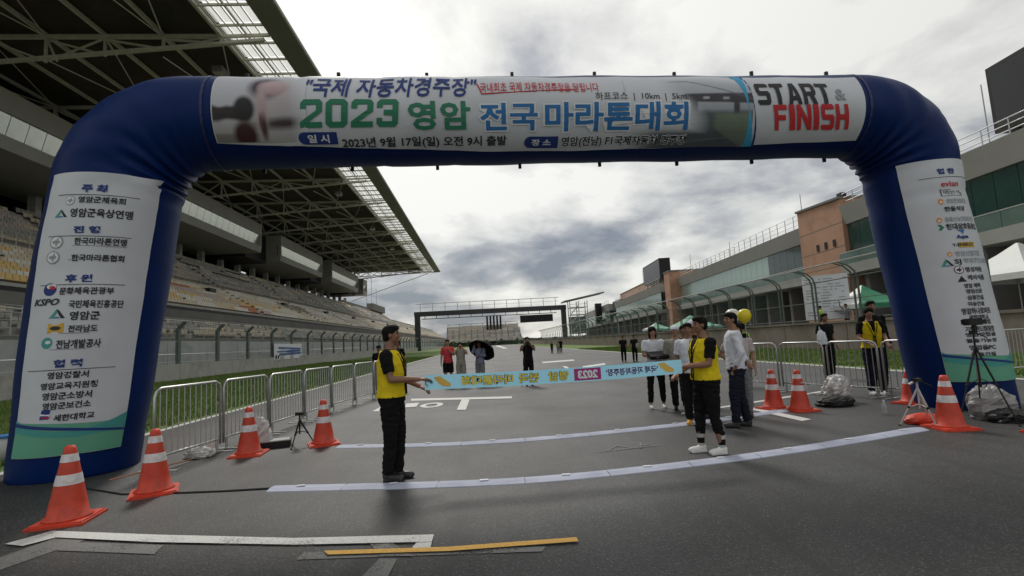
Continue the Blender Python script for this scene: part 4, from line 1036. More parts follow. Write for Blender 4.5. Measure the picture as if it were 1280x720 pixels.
# ------------------------------------------------------------------ timing mats
mat_cloth = mat('timing_mat', (.37, .40, .50), .7, .10, 2, .3, 12, dirt=(.25, .27, .36), dscale=1.2)
def tmat(pts, wd, label, seg=1.0, z=.0):
    t = thing('timing_mat', label, 'timing mat', (pts[0][0], pts[0][1], 0), 0, 'pale blue timing mats across the track')
    P = [Vector((x, y, 0)) for x, y in pts]; L = [0]
    for i in range(len(P) - 1): L.append(L[-1] + (P[i + 1] - P[i]).length)
    def at(d):
        for i in range(len(P) - 1):
            if d <= L[i + 1] or i == len(P) - 2:
                f = (d - L[i]) / (L[i + 1] - L[i]); a, b = P[i], P[i + 1]
                # smooth by catmull
                p0 = P[max(i - 1, 0)]; p3 = P[min(i + 2, len(P) - 1)]
                return .5 * (2 * a + (b - p0) * f + (2 * p0 - 5 * a + 4 * b - p3) * f * f + (3 * a - p0 - 3 * b + p3) * f ** 3)
    n = round(L[-1] / seg)
    for k in range(n):
        mb = MB(); rs = []
        for q in range(5):
            d = L[-1] * (k + .003 + .994 * q / 4) / n; c = at(d); tt = (at(min(d + .05, L[-1])) - at(max(d - .05, 0))).normalized(); nn = Vector((-tt.y, tt.x, 0))
            wv = .004 * math.sin(d * 7 + q)
            rs.append([tuple(c + nn * u * wd / 2 + Vector((0, 0, h_)) - P[0]) for u, h_ in ((-1, .004), (-.96, .012), (-.35, .03 + wv), (.35, .03 - wv), (.96, .012), (1, .004))])
        mb.rings(rs, 0, cap=True)
        part(mb, 'mat_panel', mat_cloth, t)
        c = at(L[-1] * (k + .5) / n) - P[0]
        part(MB().box((c.x - .05, c.y - .02, .034), (c.x + .04, c.y + .02, .042)), 'tape_patch', mat('silver_tape', (.7, .72, .75), .3, .1, 5), t)
    return t
tmat([(-2.45, 6.09), (-0.46, 5.76), (0.75, 5.7), (2.25, 5.89), (3.78, 6.22), (5.89, 6.86)], .25, 'nearer pale blue timing mat, at the feet of the two ribbon holders')
tmat([(-2.35, 8.41), (-0.62, 8.01), (1.09, 7.99), (3.42, 8.45), (5.4, 9.11)], .25, 'farther pale blue timing mat behind the two ribbon holders')
single(MB().tube([(-5.2, 6.9, .012), (-4.2, 6.3, .012), (-3.5, 6.18, .012), (-3.0, 6.12, .012), (-2.4, 6.09, .014)], .012, 5), 'cable', black_pl, 'black cable from the left arch leg to the nearer timing mat', 'cable')
single(MB().tube([(-4.9, 7.1, .012), (-4.4, 8.3, .012), (-4.7, 9.2, .02), (-5.0, 9.8, .012)], .011, 5), 'cable', mat('orange_cable', (.45, .2, .12), .6), 'thin reddish cable along the foot of the left barriers', 'cable')

# ------------------------------------------------------------------ traffic cones
cone_m = mat('cone_orange', (.62, .055, .022), .5, .16, 3, .1, 20, dirt=(.26, .045, .03), dscale=7)
band_m = mat('reflective_band', (.72, .70, .72), .45, .06, 8, dirt=(.45, .36, .34), dscale=9)
def make_cone():
    t = thing('traffic_cone', 'x', 'traffic cone', (0, 0, 0), 0, 'orange traffic cones round the arch')
    part(MB().box((-.235, -.235, 0), (.235, .235, .028)).box((-.215, -.215, .028), (.215, .215, .04)), 'base_plate', cone_m, t)
    zr = lambda z: .175 - (z - .04) * (.175 - .045) / .68
    prof = [(.20, .04), (.195, .06), (.165, .075), (zr(.2), .2), (zr(.35), .35), (zr(.5), .5), (zr(.66), .66), (.052, .69), (.038, .72)]
    part(MB().lathe(prof, 24), 'cone_body', cone_m, t, smooth=True)
    for a, b in ((.36, .455), (.57, .645)): part(MB().lathe([(zr(a) + .003, a), (zr(b) + .003, b)], 24, cap=False), 'reflective_band', band_m, t, smooth=True)
    return t
cones = [((-4.12, 5.42, 0), .2, 'traffic cone nearest the camera, in front of the left arch leg'), ((-3.85, 6.30, 0), .5, 'traffic cone at the inner corner of the left arch leg'),
         ((-3.66, 8.25, 0), .1, 'traffic cone in front of the white sack beside the left barriers'), ((-2.68, 8.72, 0), .4, 'traffic cone at the left end of the farther timing mat'),
         ((5.28, 9.35, 0), .3, 'left cone of the pair in front of the right barriers'), ((5.55, 8.98, 0), .1, 'right cone of the pair in front of the right barriers, with a curled grey mark'),
         ((6.26, 6.78, 0), -.1, 'traffic cone in front of the right arch leg'), ((7.62, 8.95, 0), .3, 'traffic cone half hidden behind the inner side of the right arch leg'), ((7.0, 6.12, 0), .2, 'traffic cone cut off by the right edge of the photograph')]
c0 = make_cone(); c0['label'] = cones[0][2]; c0.location = cones[0][0]; c0.rotation_euler[2] = cones[0][1]
clist = [c0] + [copy_thing(c0, l, r_, lab) for l, r_, lab in cones[1:]]
mk = MB().tube([(-.03, -.118, .50), (.045, -.112, .50), (.06, -.115, .46), (.062, -.128, .38)], .012, 5)
part(mk, 'tape_mark', mat('grey_tape', (.55, .52, .52), .6), clist[5])

# ------------------------------------------------------------------ crowd barriers
def make_barrier(Ln, label, group):
    t = thing('crowd_barrier', label, 'barrier', (0, 0, 0), 0, group); H_ = 1.12; r_ = .11
    pts = [(0.02, 0, .12), (.02, 0, H_ - r_), (.05, 0, H_ - .04), (.02 + r_, 0, H_), (Ln - .02 - r_, 0, H_), (Ln - .05, 0, H_ - .04), (Ln - .02, 0, H_ - r_), (Ln - .02, 0, .12)]
    part(MB().tube(pts, .021, 7), 'frame', galv, t, smooth=True)
    part(MB().bar((.02, 0, .2), (Ln - .02, 0, .2), .017, 6), 'lower_rail', galv, t, smooth=True)
    n = round(Ln / .118); me = MB().bar((0, 0, .2), (0, 0, H_), .0085, 5).mesh('upright_bar', galv)
    for k in range(1, n): share('upright_bar', me, t, (Ln * k / n, 0, 0))
    fm = MB().box((-.03, -.28, 0), (.03, .28, .02)).bar((0, 0, .0), (0, 0, .2), .02, 6).mesh('foot', galv)
    share('foot', fm, t, (.1, 0, 0)); share('foot', fm, t, (Ln - .1, 0, 0))
    return t
def run(pts, Ln, labels, group):
    b = make_barrier(Ln, labels[0], group); first = True
    P = [Vector(p) for p in pts]; d = 0; seg = [(P[i + 1] - P[i]).length for i in range(len(P) - 1)]
    def at(q):
        for i, s in enumerate(seg):
            if q <= s or i == len(seg) - 1: return P[i] + (P[i + 1] - P[i]) * (q / s)
            q -= s
    for lab in labels:
        a, c = at(d), at(d + Ln + .05); rz = math.atan2(c.y - a.y, c.x - a.x)
        if first: b.location = (a.x, a.y, 0); b.rotation_euler = (0, 0, rz); first = False
        else: copy_thing(b, (a.x, a.y, 0), rz, lab)
        d += Ln + .05
num = ['first', 'second', 'third', 'fourth', 'fifth', 'sixth', 'seventh', 'eighth']
run([(-4.53, 7.36), (-4.3, 9.0), (-4.1, 11), (-3.8, 13.6), (-3.2, 17.5)], 1.42, ['%s barrier of the left row, counted from the arch leg' % n for n in num[:7]], 'grey crowd barriers along the left of the track')
run([(8.15, 8.75), (7.6, 10.2), (7.1, 11.4), (6.45, 12.8)], 1.06, ['%s barrier of the right row, counted from the arch leg' % n for n in num[:4]], 'grey crowd barriers along the right of the track')
bb = make_barrier(2.0, 'crowd barrier standing apart at the right edge, beyond the right arch leg', 'grey crowd barriers along the right of the track'); bb.location = (12.6, 11.9, 0); bb.rotation_euler = (0, 0, R(8))

# ------------------------------------------------------------------ people
def tint(n, c, **k): return mat('cloth_' + n, c, .9, .10, 9, .25, 60, spec=.12, **k)
C_black = tint('black', (.010, .010, .011)); C_navy = tint('navy', (.015, .018, .03)); C_white = tint('white', (.66, .68, .74)); C_yellow = tint('yellow_vest', (.72, .55, .02)); C_beige = tint('beige', (.30, .29, .24))
C_red = tint('red', (.55, .06, .07)); C_grey = tint('grey', (.20, .20, .21)); C_lime = tint('lime', (.45, .85, .03)); C_khaki = tint('khaki', (.28, .27, .23)); C_blue = tint('pale_blue', (.22, .26, .36)); C_pink = tint('pink', (.5, .42, .42))
skin_a = mat('skin_tan', (.25, .125, .075), .55, .08, 12); skin_b = mat('skin_light', (.36, .20, .135), .55, .08, 12)
hair_m = mat('black_hair', (.009, .008, .007), .7, .3, 30, .8, 120, spec=.15); shoe_w = mat('white_shoe', (.72, .72, .70), .5, .06, 8); shoe_b = mat('black_shoe', (.015, .015, .016), .45, .2, 8); shoe_o = mat('orange_shoe', (.7, .35, .04), .5, .1, 8)
eye_m = mat('eye_dark', (.02, .015, .012), .3); lip_m = mat('lip', (.25, .09, .07), .5)
PENDING = []
def remesh_part(mb, name, m, parent, vox, post=None, smooth_n=2):
    me = mb.mesh(name, m); o = bpy.data.objects.new(name, me); col.objects.link(o); o.parent = parent
    r = o.modifiers.new('r', 'REMESH'); r.mode = 'VOXEL'; r.voxel_size = vox; r.use_smooth_shade = True
    s = o.modifiers.new('s', 'SMOOTH'); s.factor = .5; s.iterations = smooth_n
    PENDING.append((o, m, post)); return o
ARMS = {'hang': ((.235, -.03, 1.13), (.25, .06, .89)), 'hold': ((.215, .06, 1.14), (.10, .36, 1.12)), 'hold_low': ((.23, .04, 1.14), (.15, .30, 1.02)), 'phone': ((.225, .10, 1.18), (.06, .27, 1.36)), 'camera': ((.25, .12, 1.28), (.07, .19, 1.55)),
        'hip': ((.34, -.06, 1.18), (.20, .05, 1.03)), 'back': ((.27, -.16, 1.17), (.06, -.20, 1.06)), 'fold': ((.24, .08, 1.16), (-.03, .20, 1.18)), 'raise': ((.42, .05, 1.62), (.40, .10, 1.88)), 'tablet': ((.23, .08, 1.15), (.08, .27, 1.13)), 'up': ((.25, .14, 1.30), (.16, .10, 1.60))}
def ring(c, rx, ry, n=16): return [(c[0] + rx * math.cos(2 * math.pi * j / n), c[1] + ry * math.sin(2 * math.pi * j / n), c[2]) for j in range(n)]
def person(label, loc, yaw, h=1.72, la='hang', ra='hang', top=None, sleeve='short', vest=None, legs='trousers', legm=None, shoes=None, skin=None, hair='short', hat=None, head_yaw=0, head_pitch=0,
           feet=((-.10, 0), (.10, 0)), girth=1.0, vox=.014, group=None, socks=None, name='person', drop=0.0):
    top = top or C_black; legm = legm or C_black; shoes = shoes or shoe_b; skin = skin or skin_a
    t = thing(name, label, 'person', loc, R(yaw), group); t.scale = (h / 1.75,) * 3; G_ = girth
    body = MB(); shirt = MB(); trou = MB()
    TOR = [(.86, .155, .115, 0), (.95, .170, .125, 0), (1.06, .150, .112, .005), (1.18, .152, .116, .008), (1.30, .170, .120, .005), (1.39, .175, .105, 0), (1.445, .125, .080, -.005), (1.485, .062, .062, -.005), (1.53, .056, .060, 0), (1.57, .054, .058, .008)]
    body.rings([ring((0, y, z), rx * G_ if z < 1.42 else rx, ry * G_ if z < 1.42 else ry) for z, rx, ry, y in TOR])
    e_ = .016
    lo = .90 if legs != 'skirt' else 1.0
    shirt.rings([ring((0, y, z), rx * G_ + e_, ry * G_ + e_) for z, rx, ry, y in [(lo - .02, .168, .124, 0)] + TOR[1:6] + [(1.455, .115, .075, -.005), (1.475, .07, .062, -.005)]])
    trou.rings([ring((0, y, z), rx * G_ + .011, ry * G_ + .011) for z, rx, ry, y in [(.80, .12, .10, 0)] + TOR[:2] + [(1.03, .152, .115, 0)]])
    for sgn, arm in ((-1, la), (1, ra)):
        el, wr = ARMS[arm] if isinstance(arm, str) else arm
        sh = Vector((sgn * .175 * max(1, G_ * .97), 0, 1.405)); el = Vector((sgn * el[0], el[1], el[2])); wr = Vector((sgn * wr[0], wr[1], wr[2]))
        body.ell(tuple(sh), .062, .062, .062, 12, 7)
        body.tube([sh, sh.lerp(el, .4), el], [.054, .047, .038], 12); body.ell(tuple(el), .039, .039, .039, 10, 6)
        body.tube([el, el.lerp(wr, .35), wr], [.040, .040, .026], 12)
        d = (wr - el).normalized()
        side = d.cross(Vector((0, 0, 1)));
        if side.length < .2: side = Vector((0, 1, 0))
        side.normalize(); nrm = side.cross(d)
        if abs(d.z) > .8: side, nrm = Vector((0, 1, 0)), Vector((-sgn, 0, 0))
        pc = wr + d * .05
        rot = Matrix((side, d, nrm)).transposed()
        body.ell(tuple(pc), .040, .058, .019, 12, 8, rot=rot)
        curl = -nrm if arm not in ('hang',) else nrm
        for f, (o_, l_) in enumerate(((-.028, .068), (-.010, .078), (.009, .072), (.026, .056))):
            b0 = pc + d * .038 + side * o_; b1 = b0 + d * l_ * .5 + curl * .008; b2 = b1 + d * l_ * .32 + curl * l_ * .38
            body.tube([b0, b1, b2], [.0105, .0098, .0085], 7)
        tb0 = pc - d * .01 - side * .034; tb1 = tb0 + d * .03 - side * .022 + curl * .012; tb2 = tb1 + d * .028 - side * .002 + curl * .016
        body.tube([tb0, tb1, tb2], [.013, .012, .010], 7)
        # sleeves
        shirt.ell(tuple(sh), .078, .076, .074, 12, 7)
        if sleeve == 'short': shirt.tube([sh, sh.lerp(el, .45), sh.lerp(el, .72)], [.075, .066, .064], 12)
        elif sleeve == 'long':
            shirt.tube([sh, sh.lerp(el, .45), el], [.075, .062, .054], 12); shirt.ell(tuple(el), .055, .055, .055, 10, 6); shirt.tube([el, wr - d * .01], [.055, .037], 12)
    for sgn, (fx, fy) in ((-1, feet[0]), (1, feet[1])):
        hp = Vector((sgn * .092, 0, .90)); an = Vector((fx, fy - .02, .085)); kn = hp.lerp(an, .50) + Vector((sgn * .008, .03, 0))
        body.tube([hp, hp.lerp(kn, .5), kn], [.088 * G_, .075, .055], 14); body.ell(tuple(kn), .055, .056, .055, 10, 6)
        body.tube([kn, kn.lerp(an, .35), an], [.053, .055, .035], 12); body.ell((an.x, an.y + .06, .042), .030, .09, .026, 12, 7)
        if legs == 'trousers': trou.tube([hp, hp.lerp(kn, .5), kn, kn.lerp(an, .5), an + Vector((0, 0, .0))], [.105 * G_, .092 * G_, .078, .070, .062], 14)
        elif legs == 'slim': trou.tube([hp, hp.lerp(kn, .5), kn, kn.lerp(an, .4), an + Vector((0, 0, .15 if socks else .05))], [.102 * G_, .086 * G_, .067, .064, .050], 14)
        elif legs == 'shorts': trou.tube([hp, hp.lerp(kn, .5), kn + Vector((0, 0, .04))], [.108 * G_, .105 * G_, .100], 14)
        elif legs == 'half': trou.tube([hp, hp.lerp(kn, .5), kn, kn.lerp(an, .55)], [.108 * G_, .100 * G_, .09, .083], 14)
        sm = MB(); sm.ell((an.x, an.y + .078, .040), .044, .120, .042, 14, 8); sm.ell((an.x, an.y + .0, .06), .043, .065, .050, 12, 7); sm.box((an.x - .040, an.y - .05, .0), (an.x + .040, an.y + .17, .028))
        remesh_part(sm, 'shoe', shoes, t, .012)
        if socks:
            part(MB().lathe([(.041, .09), (.042, .15), (.053, .24)], 14, c=(an.x, an.y + .004, 0), cap=False), 'sock', mat('sock_grey', (.42, .42, .42), .9, .1, 9), t, smooth=True); part(MB().lathe([(.0435, .12), (.0475, .19)], 14, c=(an.x, an.y + .004, 0), cap=False), 'sock_stripe', C_black, t, smooth=True)
    if legs == 'skirt': trou.rings([ring((0, 0, z), rx, ry) for z, rx, ry in ((1.02, .15, .115), (.9, .18, .14), (.7, .20, .17), (.52, .22, .19))])
    # head
    hc = Vector((0, .022, 1.640)); HR = Matrix.Rotation(R(head_yaw), 3, 'Z') @ Matrix.Rotation(R(-head_pitch), 3, 'X')
    def hp_(x, y, z): return hc + HR @ Vector((x, y, z))
    body.ell(tuple(hp_(0, -.008, .022)), .074, .092, .088, 18, 12, rot=HR); body.ell(tuple(hp_(0, .018, -.035)), .060, .070, .072, 16, 10, rot=HR)
    body.ell(tuple(hp_(0, .045, -.082)), .034, .034, .026, 12, 7, rot=HR)
    body.tube([hp_(0, .086, .012), hp_(0, .102, -.018), hp_(0, .092, -.030)], [.008, .014, .011], 8)
    for sg in (-1, 1):
        body.ell(tuple(hp_(sg * .075, -.005, -.008)), .010, .018, .030, 10, 6, rot=HR); body.ell(tuple(hp_(sg * .04, .064, -.022)), .022, .018, .018, 10, 6, rot=HR)
    remesh_part(body, 'body', skin, t, min(vox, .0105 if vox < .012 else vox), smooth_n=1)
    for sg in (-1, 1):
        part(MB().ell(tuple(hp_(sg * .030, .080, .012)), .012, .008, .006, 8, 5), 'eye', eye_m, t)
        part(MB().bar(hp_(sg * .016, .085, .034), hp_(sg * .046, .074, .034), .005, 5), 'eyebrow', hair_m, t)
    part(MB().ell(tuple(hp_(0, .080, -.056)), .022, .010, .006, 8, 5), 'mouth', lip_m, t)
    def folds(amp, kz):
        def f(bm):
            bm.normal_update()
            for v in bm.verts:
                c = v.co; q = mathutils.noise.noise(Vector((c.x * 7, c.y * 7, c.z * kz))) ; q2 = mathutils.noise.noise(Vector((c.x * 16 + 5, c.y * 16, c.z * 30)))
                v.co = c + v.normal * (amp * (1 - abs(q) * 3.2) + amp * .4 * q2)
        return f if vox < .016 else None
    remesh_part(shirt, 'shirt', top, t, vox, folds(.006, 9))
    remesh_part(trou, {'skirt': 'skirt', 'shorts': 'shorts'}.get(legs, 'trousers'), legm, t, vox, folds(.008, 15))
    if vest:
        v_ = MB(); v_.rings([ring((0, y, z), rx * G_ + .034, ry * G_ + .034) for z, rx, ry, y in [(.93, .166, .125, 0)] + TOR[1:5] + [(1.385, .155, .098, 0), (1.45, .120, .078, -.005), (1.48, .072, .066, -.01)]])
        vf = folds(.005, 9)
        def cutv(bm):
            if vf: vf(bm)
            kill = [f for f in bm.faces if (lambda c: (c.y > 0 and abs(c.x) < .012 + max(0, (c.z - 1.24)) * .22) or (abs(c.x) > .178 * G_ + .012 and c.z > 1.26) or c.z > 1.465 or c.z < .94)(f.calc_center_median())]
            bmesh.ops.delete(bm, geom=kill, context='FACES')
        remesh_part(v_, 'vest', vest, t, vox, cutv)
        bt = MB(); pts = []
        for k in range(12):
            a = math.pi * 2 * k / 12; pts.append(Vector(((.205 * G_) * math.cos(a), .163 * G_ * math.sin(a), 1.06)))
        edge = MB()
        for sg in (-1, 1): edge.tube([(sg * .02, .160 * G_, .96), (sg * .022, .156 * G_, 1.18), (sg * .055, .153 * G_, 1.30), (sg * .09, .11, 1.42), (sg * .085, .02, 1.472)], .008, 5)
        part(edge, 'vest_trim', C_black, t)
    if hat is None or hat == 'cap':
        hm = MB()
        if hair == 'short': hm.ell(tuple(hp_(0, -.020, .038)), .083, .098, .086, 18, 12, rot=HR); hm.ell(tuple(hp_(0, .014, .080)), .076, .076, .044, 14, 8, rot=HR); hm.ell(tuple(hp_(0, -.02, .005)), .085, .055, .05, 14, 8, rot=HR); hm.ell(tuple(hp_(0, -.05, -.02)), .07, .062, .06, 14, 8, rot=HR)
        elif hair == 'long': hm.ell(tuple(hp_(0, -.018, .038)), .090, .100, .088, 18, 12, rot=HR); hm.ell(tuple(hp_(0, -.055, -.07)), .078, .060, .11, 14, 8, rot=HR); hm.ell(tuple(hp_(-.066, .0, -.07)), .024, .04, .09, 10, 7); hm.ell(tuple(hp_(.066, .0, -.07)), .024, .04, .09, 10, 7)
        elif hair == 'bob': hm.ell(tuple(hp_(0, -.018, .034)), .094, .104, .092, 18, 12, rot=HR); hm.ell(tuple(hp_(0, -.045, -.04)), .09, .07, .075, 14, 8, rot=HR)
        remesh_part(hm, 'hair', hair_m, t, max(vox * .8, .009))
    if hat == 'cap':
        pass
    if isinstance(hat, tuple):
        hm = MB(); hm.ell(tuple(hp_(0, -.02, .0)), .080, .092, .08, 14, 8, rot=HR); remesh_part(hm, 'hair', hair_m, t, .012)
        cm = MB(); cm.ell(tuple(hp_(0, -.010, .052)), .092, .108, .072, 18, 10, rot=HR); part(cm, 'cap_crown', hat[0], t, smooth=True)
        br = MB(); n = 12; up_ = []; dn_ = []
        for k in range(n + 1):
            a = math.pi * (k / n); x = .075 * math.cos(a); y = .075 + .085 * math.sin(a); up_.append(hp_(x, y, .048)); dn_.append(hp_(x, y, .040))
        br.face(up_); br.face(list(reversed(dn_)))
        for k in range(n): br.face([dn_[k], dn_[k + 1], up_[k + 1], up_[k]])
        part(br, 'cap_brim', hat[0], t)
    return t
# the two ribbon holders
pL = person('man in yellow vest and black trousers holding the left end of the ribbon', (-1.10, 6.12, .004), -97, 1.76, la='hold_low', ra='hold', top=C_black, vest=C_yellow, legs='trousers', legm=C_black, hair='short', vox=.0095, head_yaw=2, feet=((-.07, .05), (.07, -.03)), girth=1.08)
pR = person('man in yellow vest, black trousers and white shoes holding the right end of the ribbon', (2.74, 6.34, .004), 96, 1.68, la='hold', ra='hold_low', top=C_black, vest=C_yellow, legs='slim', legm=C_black, shoes=shoe_w, hair='short', vox=.0095, head_yaw=4, feet=((-.11, -.06), (.11, .10)), girth=1.14, socks=1)
part(MB().box((-.258, -.03, 1.235), (-.25, .05, 1.25)), 'sleeve_mark', C_white, pL)
pW = person('man in white long sleeved shirt standing with his back half turned, hands behind him', (3.90, 7.86, .004), 68, 1.76, la=((.25, -.07, 1.14), (.19, .02, .93)), ra=((.25, -.10, 1.15), (.17, -.17, .98)), top=C_white, sleeve='long', legs='trousers', legm=C_navy, vox=.0105, head_yaw=30, feet=((-.09, .10), (.09, -.08)), girth=1.05)
person('woman in white shirt and black trousers holding a black folder near the ribbon', (3.44, 10.35, .004), 172, 1.64, la='tablet', ra='tablet', top=C_white, legs='slim', shoes=shoe_w, hair='long', skin=skin_b, feet=((-.13, 0), (.15, .05)), head_pitch=8)
person('person in beige shirt and white cap beside the woman in white', (3.78, 10.0, .004), 160, 1.63, la='hang', ra='hang', top=C_beige, sleeve='long', legs='trousers', hat=(C_white,), skin=skin_b)
person('person in dark jacket half hidden behind the man with the right end of the ribbon', (4.15, 10.5, .004), 175, 1.64, top=C_black, sleeve='long', hair='short', la='hang', ra='fold')
person('person in white shirt and black trousers with orange shoes, behind the right ribbon holder', (3.38, 8.35, .004), 150, 1.64, top=C_white, legs='trousers', shoes=shoe_o, hair='short', la='hang', ra='hang')
person('person in white cap and black shirt behind the right ribbon holder', (3.72, 8.9, .004), 110, 1.70, top=C_black, hat=(C_white,), la='hang', ra='hang')
person('woman in pale pink top behind the man in the white shirt, by the yellow balloon', (4.42, 8.75, .004), 150, 1.60, top=C_pink, sleeve='short', hair='long', legs='slim', legm=C_grey, skin=skin_b, la='hang', ra='hip')
# left background
person('security guard in black cap and black clothes by the far left barriers', (-3.75, 18.6, .004), 175, 1.62, top=C_black, hat=(C_black,), hair='short', la='back', ra='back')
person('person in black just behind the left ribbon holder', (-3.02, 18.3, .004), 150, 1.76, top=C_black, hair='short', legm=C_black)
person('man in red shirt and black shorts beyond the ribbon', (-1.33, 18.8, .004), 178, 1.70, top=C_red, legs='shorts', la='phone', ra='hang', hair='short', skin=skin_b)
person('woman in beige taking a picture beyond the ribbon', (-.86, 18.6, .004), 182, 1.58, top=C_khaki, legs='half', legm=C_khaki, la='camera', ra='camera', hair='bob', skin=skin_b)
person('person in pale blue shirt under the black umbrella', (-.18, 18.9, .004), 165, 1.58, top=C_blue, sleeve='long', legs='half', legm=C_grey, la='fold', ra='up', hair='short')
person('photographer in black aiming a camera on a monopod in mid-track', (1.45, 17.3, .004), 176, 1.62, top=C_black, la='camera', ra='camera', hair='short')
person('person in black far away on the right verge, left of two', (7.9, 29.0, .004), 176, 1.50, top=C_black, vox=.02); person('person in black with a white shoulder bag on the right verge, right of two', (8.4, 28.5, .004), 184, 1.50, top=C_black, vox=.02)
person('tiny distant figure in black on the right verge by the gantry', (8.2, 55.0, .004), 170, 1.5, top=C_black, vox=.025); person('tiny distant figure in beige on the right verge, crouching over equipment', (7.75, 54, .004), 150, 1.25, top=C_khaki, legm=C_grey, vox=.025); person('tiny distant figure in dark clothes, leftmost of three on the right verge', (7.3, 55.5, .004), 200, 1.25, top=C_navy, vox=.025)
# right background
person('man in black t-shirt with a white bag, standing behind the right barriers', (9.55, 13.9, .004), 188, 1.80, top=C_black, legs='trousers', hair='short', la='hang', ra='hang', shoes=shoe_w)
person('volunteer in yellow vest behind the barrier left of the right arch leg', (8.05, 10.3, .004), 165, 1.80, top=C_black, vest=C_yellow, legs='trousers', legm=C_navy, shoes=shoe_w, hair='bob', la='hold_low', ra='hold_low', head_yaw=-12, skin=skin_b)
person('person in black jacket behind the volunteer in the yellow vest', (8.5, 10.8, .004), 172, 1.95, top=C_black, sleeve='long', hair='short', la='hang', ra='hang', shoes=shoe_w, skin=skin_b)
person('official in black and lime green leaning on the right barrier', (6.75, 13.1, .004), 30, 1.66, top=C_lime, vest=C_black, legs='trousers', hair='short', la='hold_low', ra='hang')
person('official in bright lime vest behind the pit wall by the notice board', (21.95, 32.2, 1.0), 60, 1.72, top=C_lime, vest=C_lime, hair='short', la='hang', ra='hold', vox=.02)
person('person in grey shirt raising an arm behind the pit wall', (22.1, 30.0, 1.0), 95, 1.68, top=C_grey, hair='short', la='hang', ra='raise', vox=.02, skin=skin_a)
# finalise the remeshed skins and clothes
bpy.context.view_layer.update(); dg = bpy.context.evaluated_depsgraph_get()
for o, m, post in PENDING:
    me = bpy.data.meshes.new_from_object(o.evaluated_get(dg)); me.name = o.name.split('.')[0]
    if post:
        bm = bmesh.new(); bm.from_mesh(me); post(bm); bm.to_mesh(me); bm.free()
    if not me.materials: me.materials.append(m)
    o['_new'] = 1; o.modifiers.clear(); o.data = me; del o['_new']
    me.polygons.foreach_set('use_smooth', [True] * len(me.polygons))

# ------------------------------------------------------------------ finish ribbon
t = thing('finish_ribbon', 'pale blue finish ribbon with mirrored yellow lettering stretched between the two men', 'ribbon', (-.70, 6.0, 1.0))
O3 = Vector((-.70, 6.0, 1.0)); RW = 3.06
def rib(u, v, off):
    f = u / RW; sag = -.02 * math.sin(math.pi * f); wv = .014 * math.sin(u * 5.1) + .006 * math.sin(u * 13)
    return O3 + Vector((u, .10 * f + wv - off, .005 + v * (.165 - .0 * f) + sag + .005 * f))
rm = MB(); n = 180
for i in range(n):
    a, b = RW * i / n, RW * (i + 1) / n
    q = [rib(a, 0, 0) - O3, rib(b, 0, 0) - O3, rib(b, .5, 0) - O3, rib(a, .5, 0) - O3, rib(b, 1, 0) - O3, rib(a, 1, 0) - O3]
    rm.face([q[0], q[1], q[2], q[3]], 0); rm.face([q[3], q[2], q[4], q[5]], 0)
rib_b = sheer('ribbon_blue', (.30, .60, .76), 1.0, .6, True)
cl_ = part(rm, 'cloth', rib_b, t, smooth=True)
tx = MB(); rl_ = [rib_b, INK['navy'], mat('ribbon_yellow', (.70, .58, .05), .6), mat('ribbon_magenta', (.40, .03, .22), .6), INK['white'], mat('ribbon_gold', (.72, .48, .10), .6), INK['cyan']]
def rsurf(u0, u1, v0, v1, off, mi):
    k = len(tx.v); nn = 10
    for i in range(nn + 1):
        u = u0 + (u1 - u0) * i / nn; tx.v.append(tuple(rib(u, v0, off) - O3)); tx.v.append(tuple(rib(u, v1, off) - O3))
    for i in range(nn): a = k + 2 * i; tx.f.append((a, a + 2, a + 3, a + 1)); tx.m.append(mi)
def rtext(s, u0, u1, v0, v1, mi, bold, off): lay_text(tx, s, rib, u0, u1, v0, v1, off, mi, bold, (0, .1), mirror=True, origin=O3)
rtext('마라톤대회', .42, 1.02, .15, .85, 1, .07, .007); rtext('마라톤대회', .42, 1.02, .17, .83, 2, .035, .012)
rtext('전국', 1.08, 1.33, .15, .85, 1, .07, .007); rtext('전국', 1.08, 1.33, .17, .83, 2, .035, .012)
rtext('영암', 1.43, 1.68, .15, .85, 1, .07, .007); rtext('영암', 1.43, 1.68, .17, .83, 2, .035, .012)
rsurf(1.74, 2.06, .08, .92, .007, 3); rtext('2023', 1.78, 2.02, .2, .8, 4, .05, .012)
rtext("'국제 자동차경주장'", 2.12, 2.76, .22, .78, 4, .06, .007); rtext("'국제 자동차경주장'", 2.12, 2.76, .25, .75, 1, .02, .012)
for u in (.20, 2.86):
    k = len(tx.v); P8 = [(u - .10, .85), (u - .02, .9), (u + .10, .35), (u + .09, .15), (u, .2), (u - .06, .5)]
    for a, b in P8: tx.v.append(tuple(rib(a, b, .009) - O3))
    tx.f.append(tuple(range(k, k + 6))); tx.m.append(5)
part(tx, 'lettering', rl_, cl_)

# ------------------------------------------------------------------ umbrella, cameras, tripods
t = thing('umbrella', 'open black umbrella tilted over the person in pale blue', 'umbrella', (-.10, 18.75, 1.24)); t.rotation_euler = (R(-38), R(30), 0)
um = MB(); n = 8; rs = []
for i in range(6):
    a = i / 5 * 1.15; rr = .52 * math.sin(a) / math.sin(1.15); z = .30 * (math.cos(a) - math.cos(1.15)) / (1 - math.cos(1.15))
    rs.append([(max(rr, .01) * math.cos(2 * math.pi * j / 16) * (1 if j % 2 == 0 else .95), max(rr, .01) * math.sin(2 * math.pi * j / 16) * (1 if j % 2 == 0 else .95), z + (-.0 if j % 2 else .0)) for j in range(16)])
um.rings(rs, cap=False); part(um, 'canopy', C_black, t); part(MB().bar((0, 0, -.55), (0, 0, .36), .009, 5), 'shaft', black_pl, t)
for j in range(8): part(MB().bar((0, 0, .28), (.5 * math.cos(math.pi * j / 4), .5 * math.sin(math.pi * j / 4), .0), .005, 4), 'rib', black_pl, t)
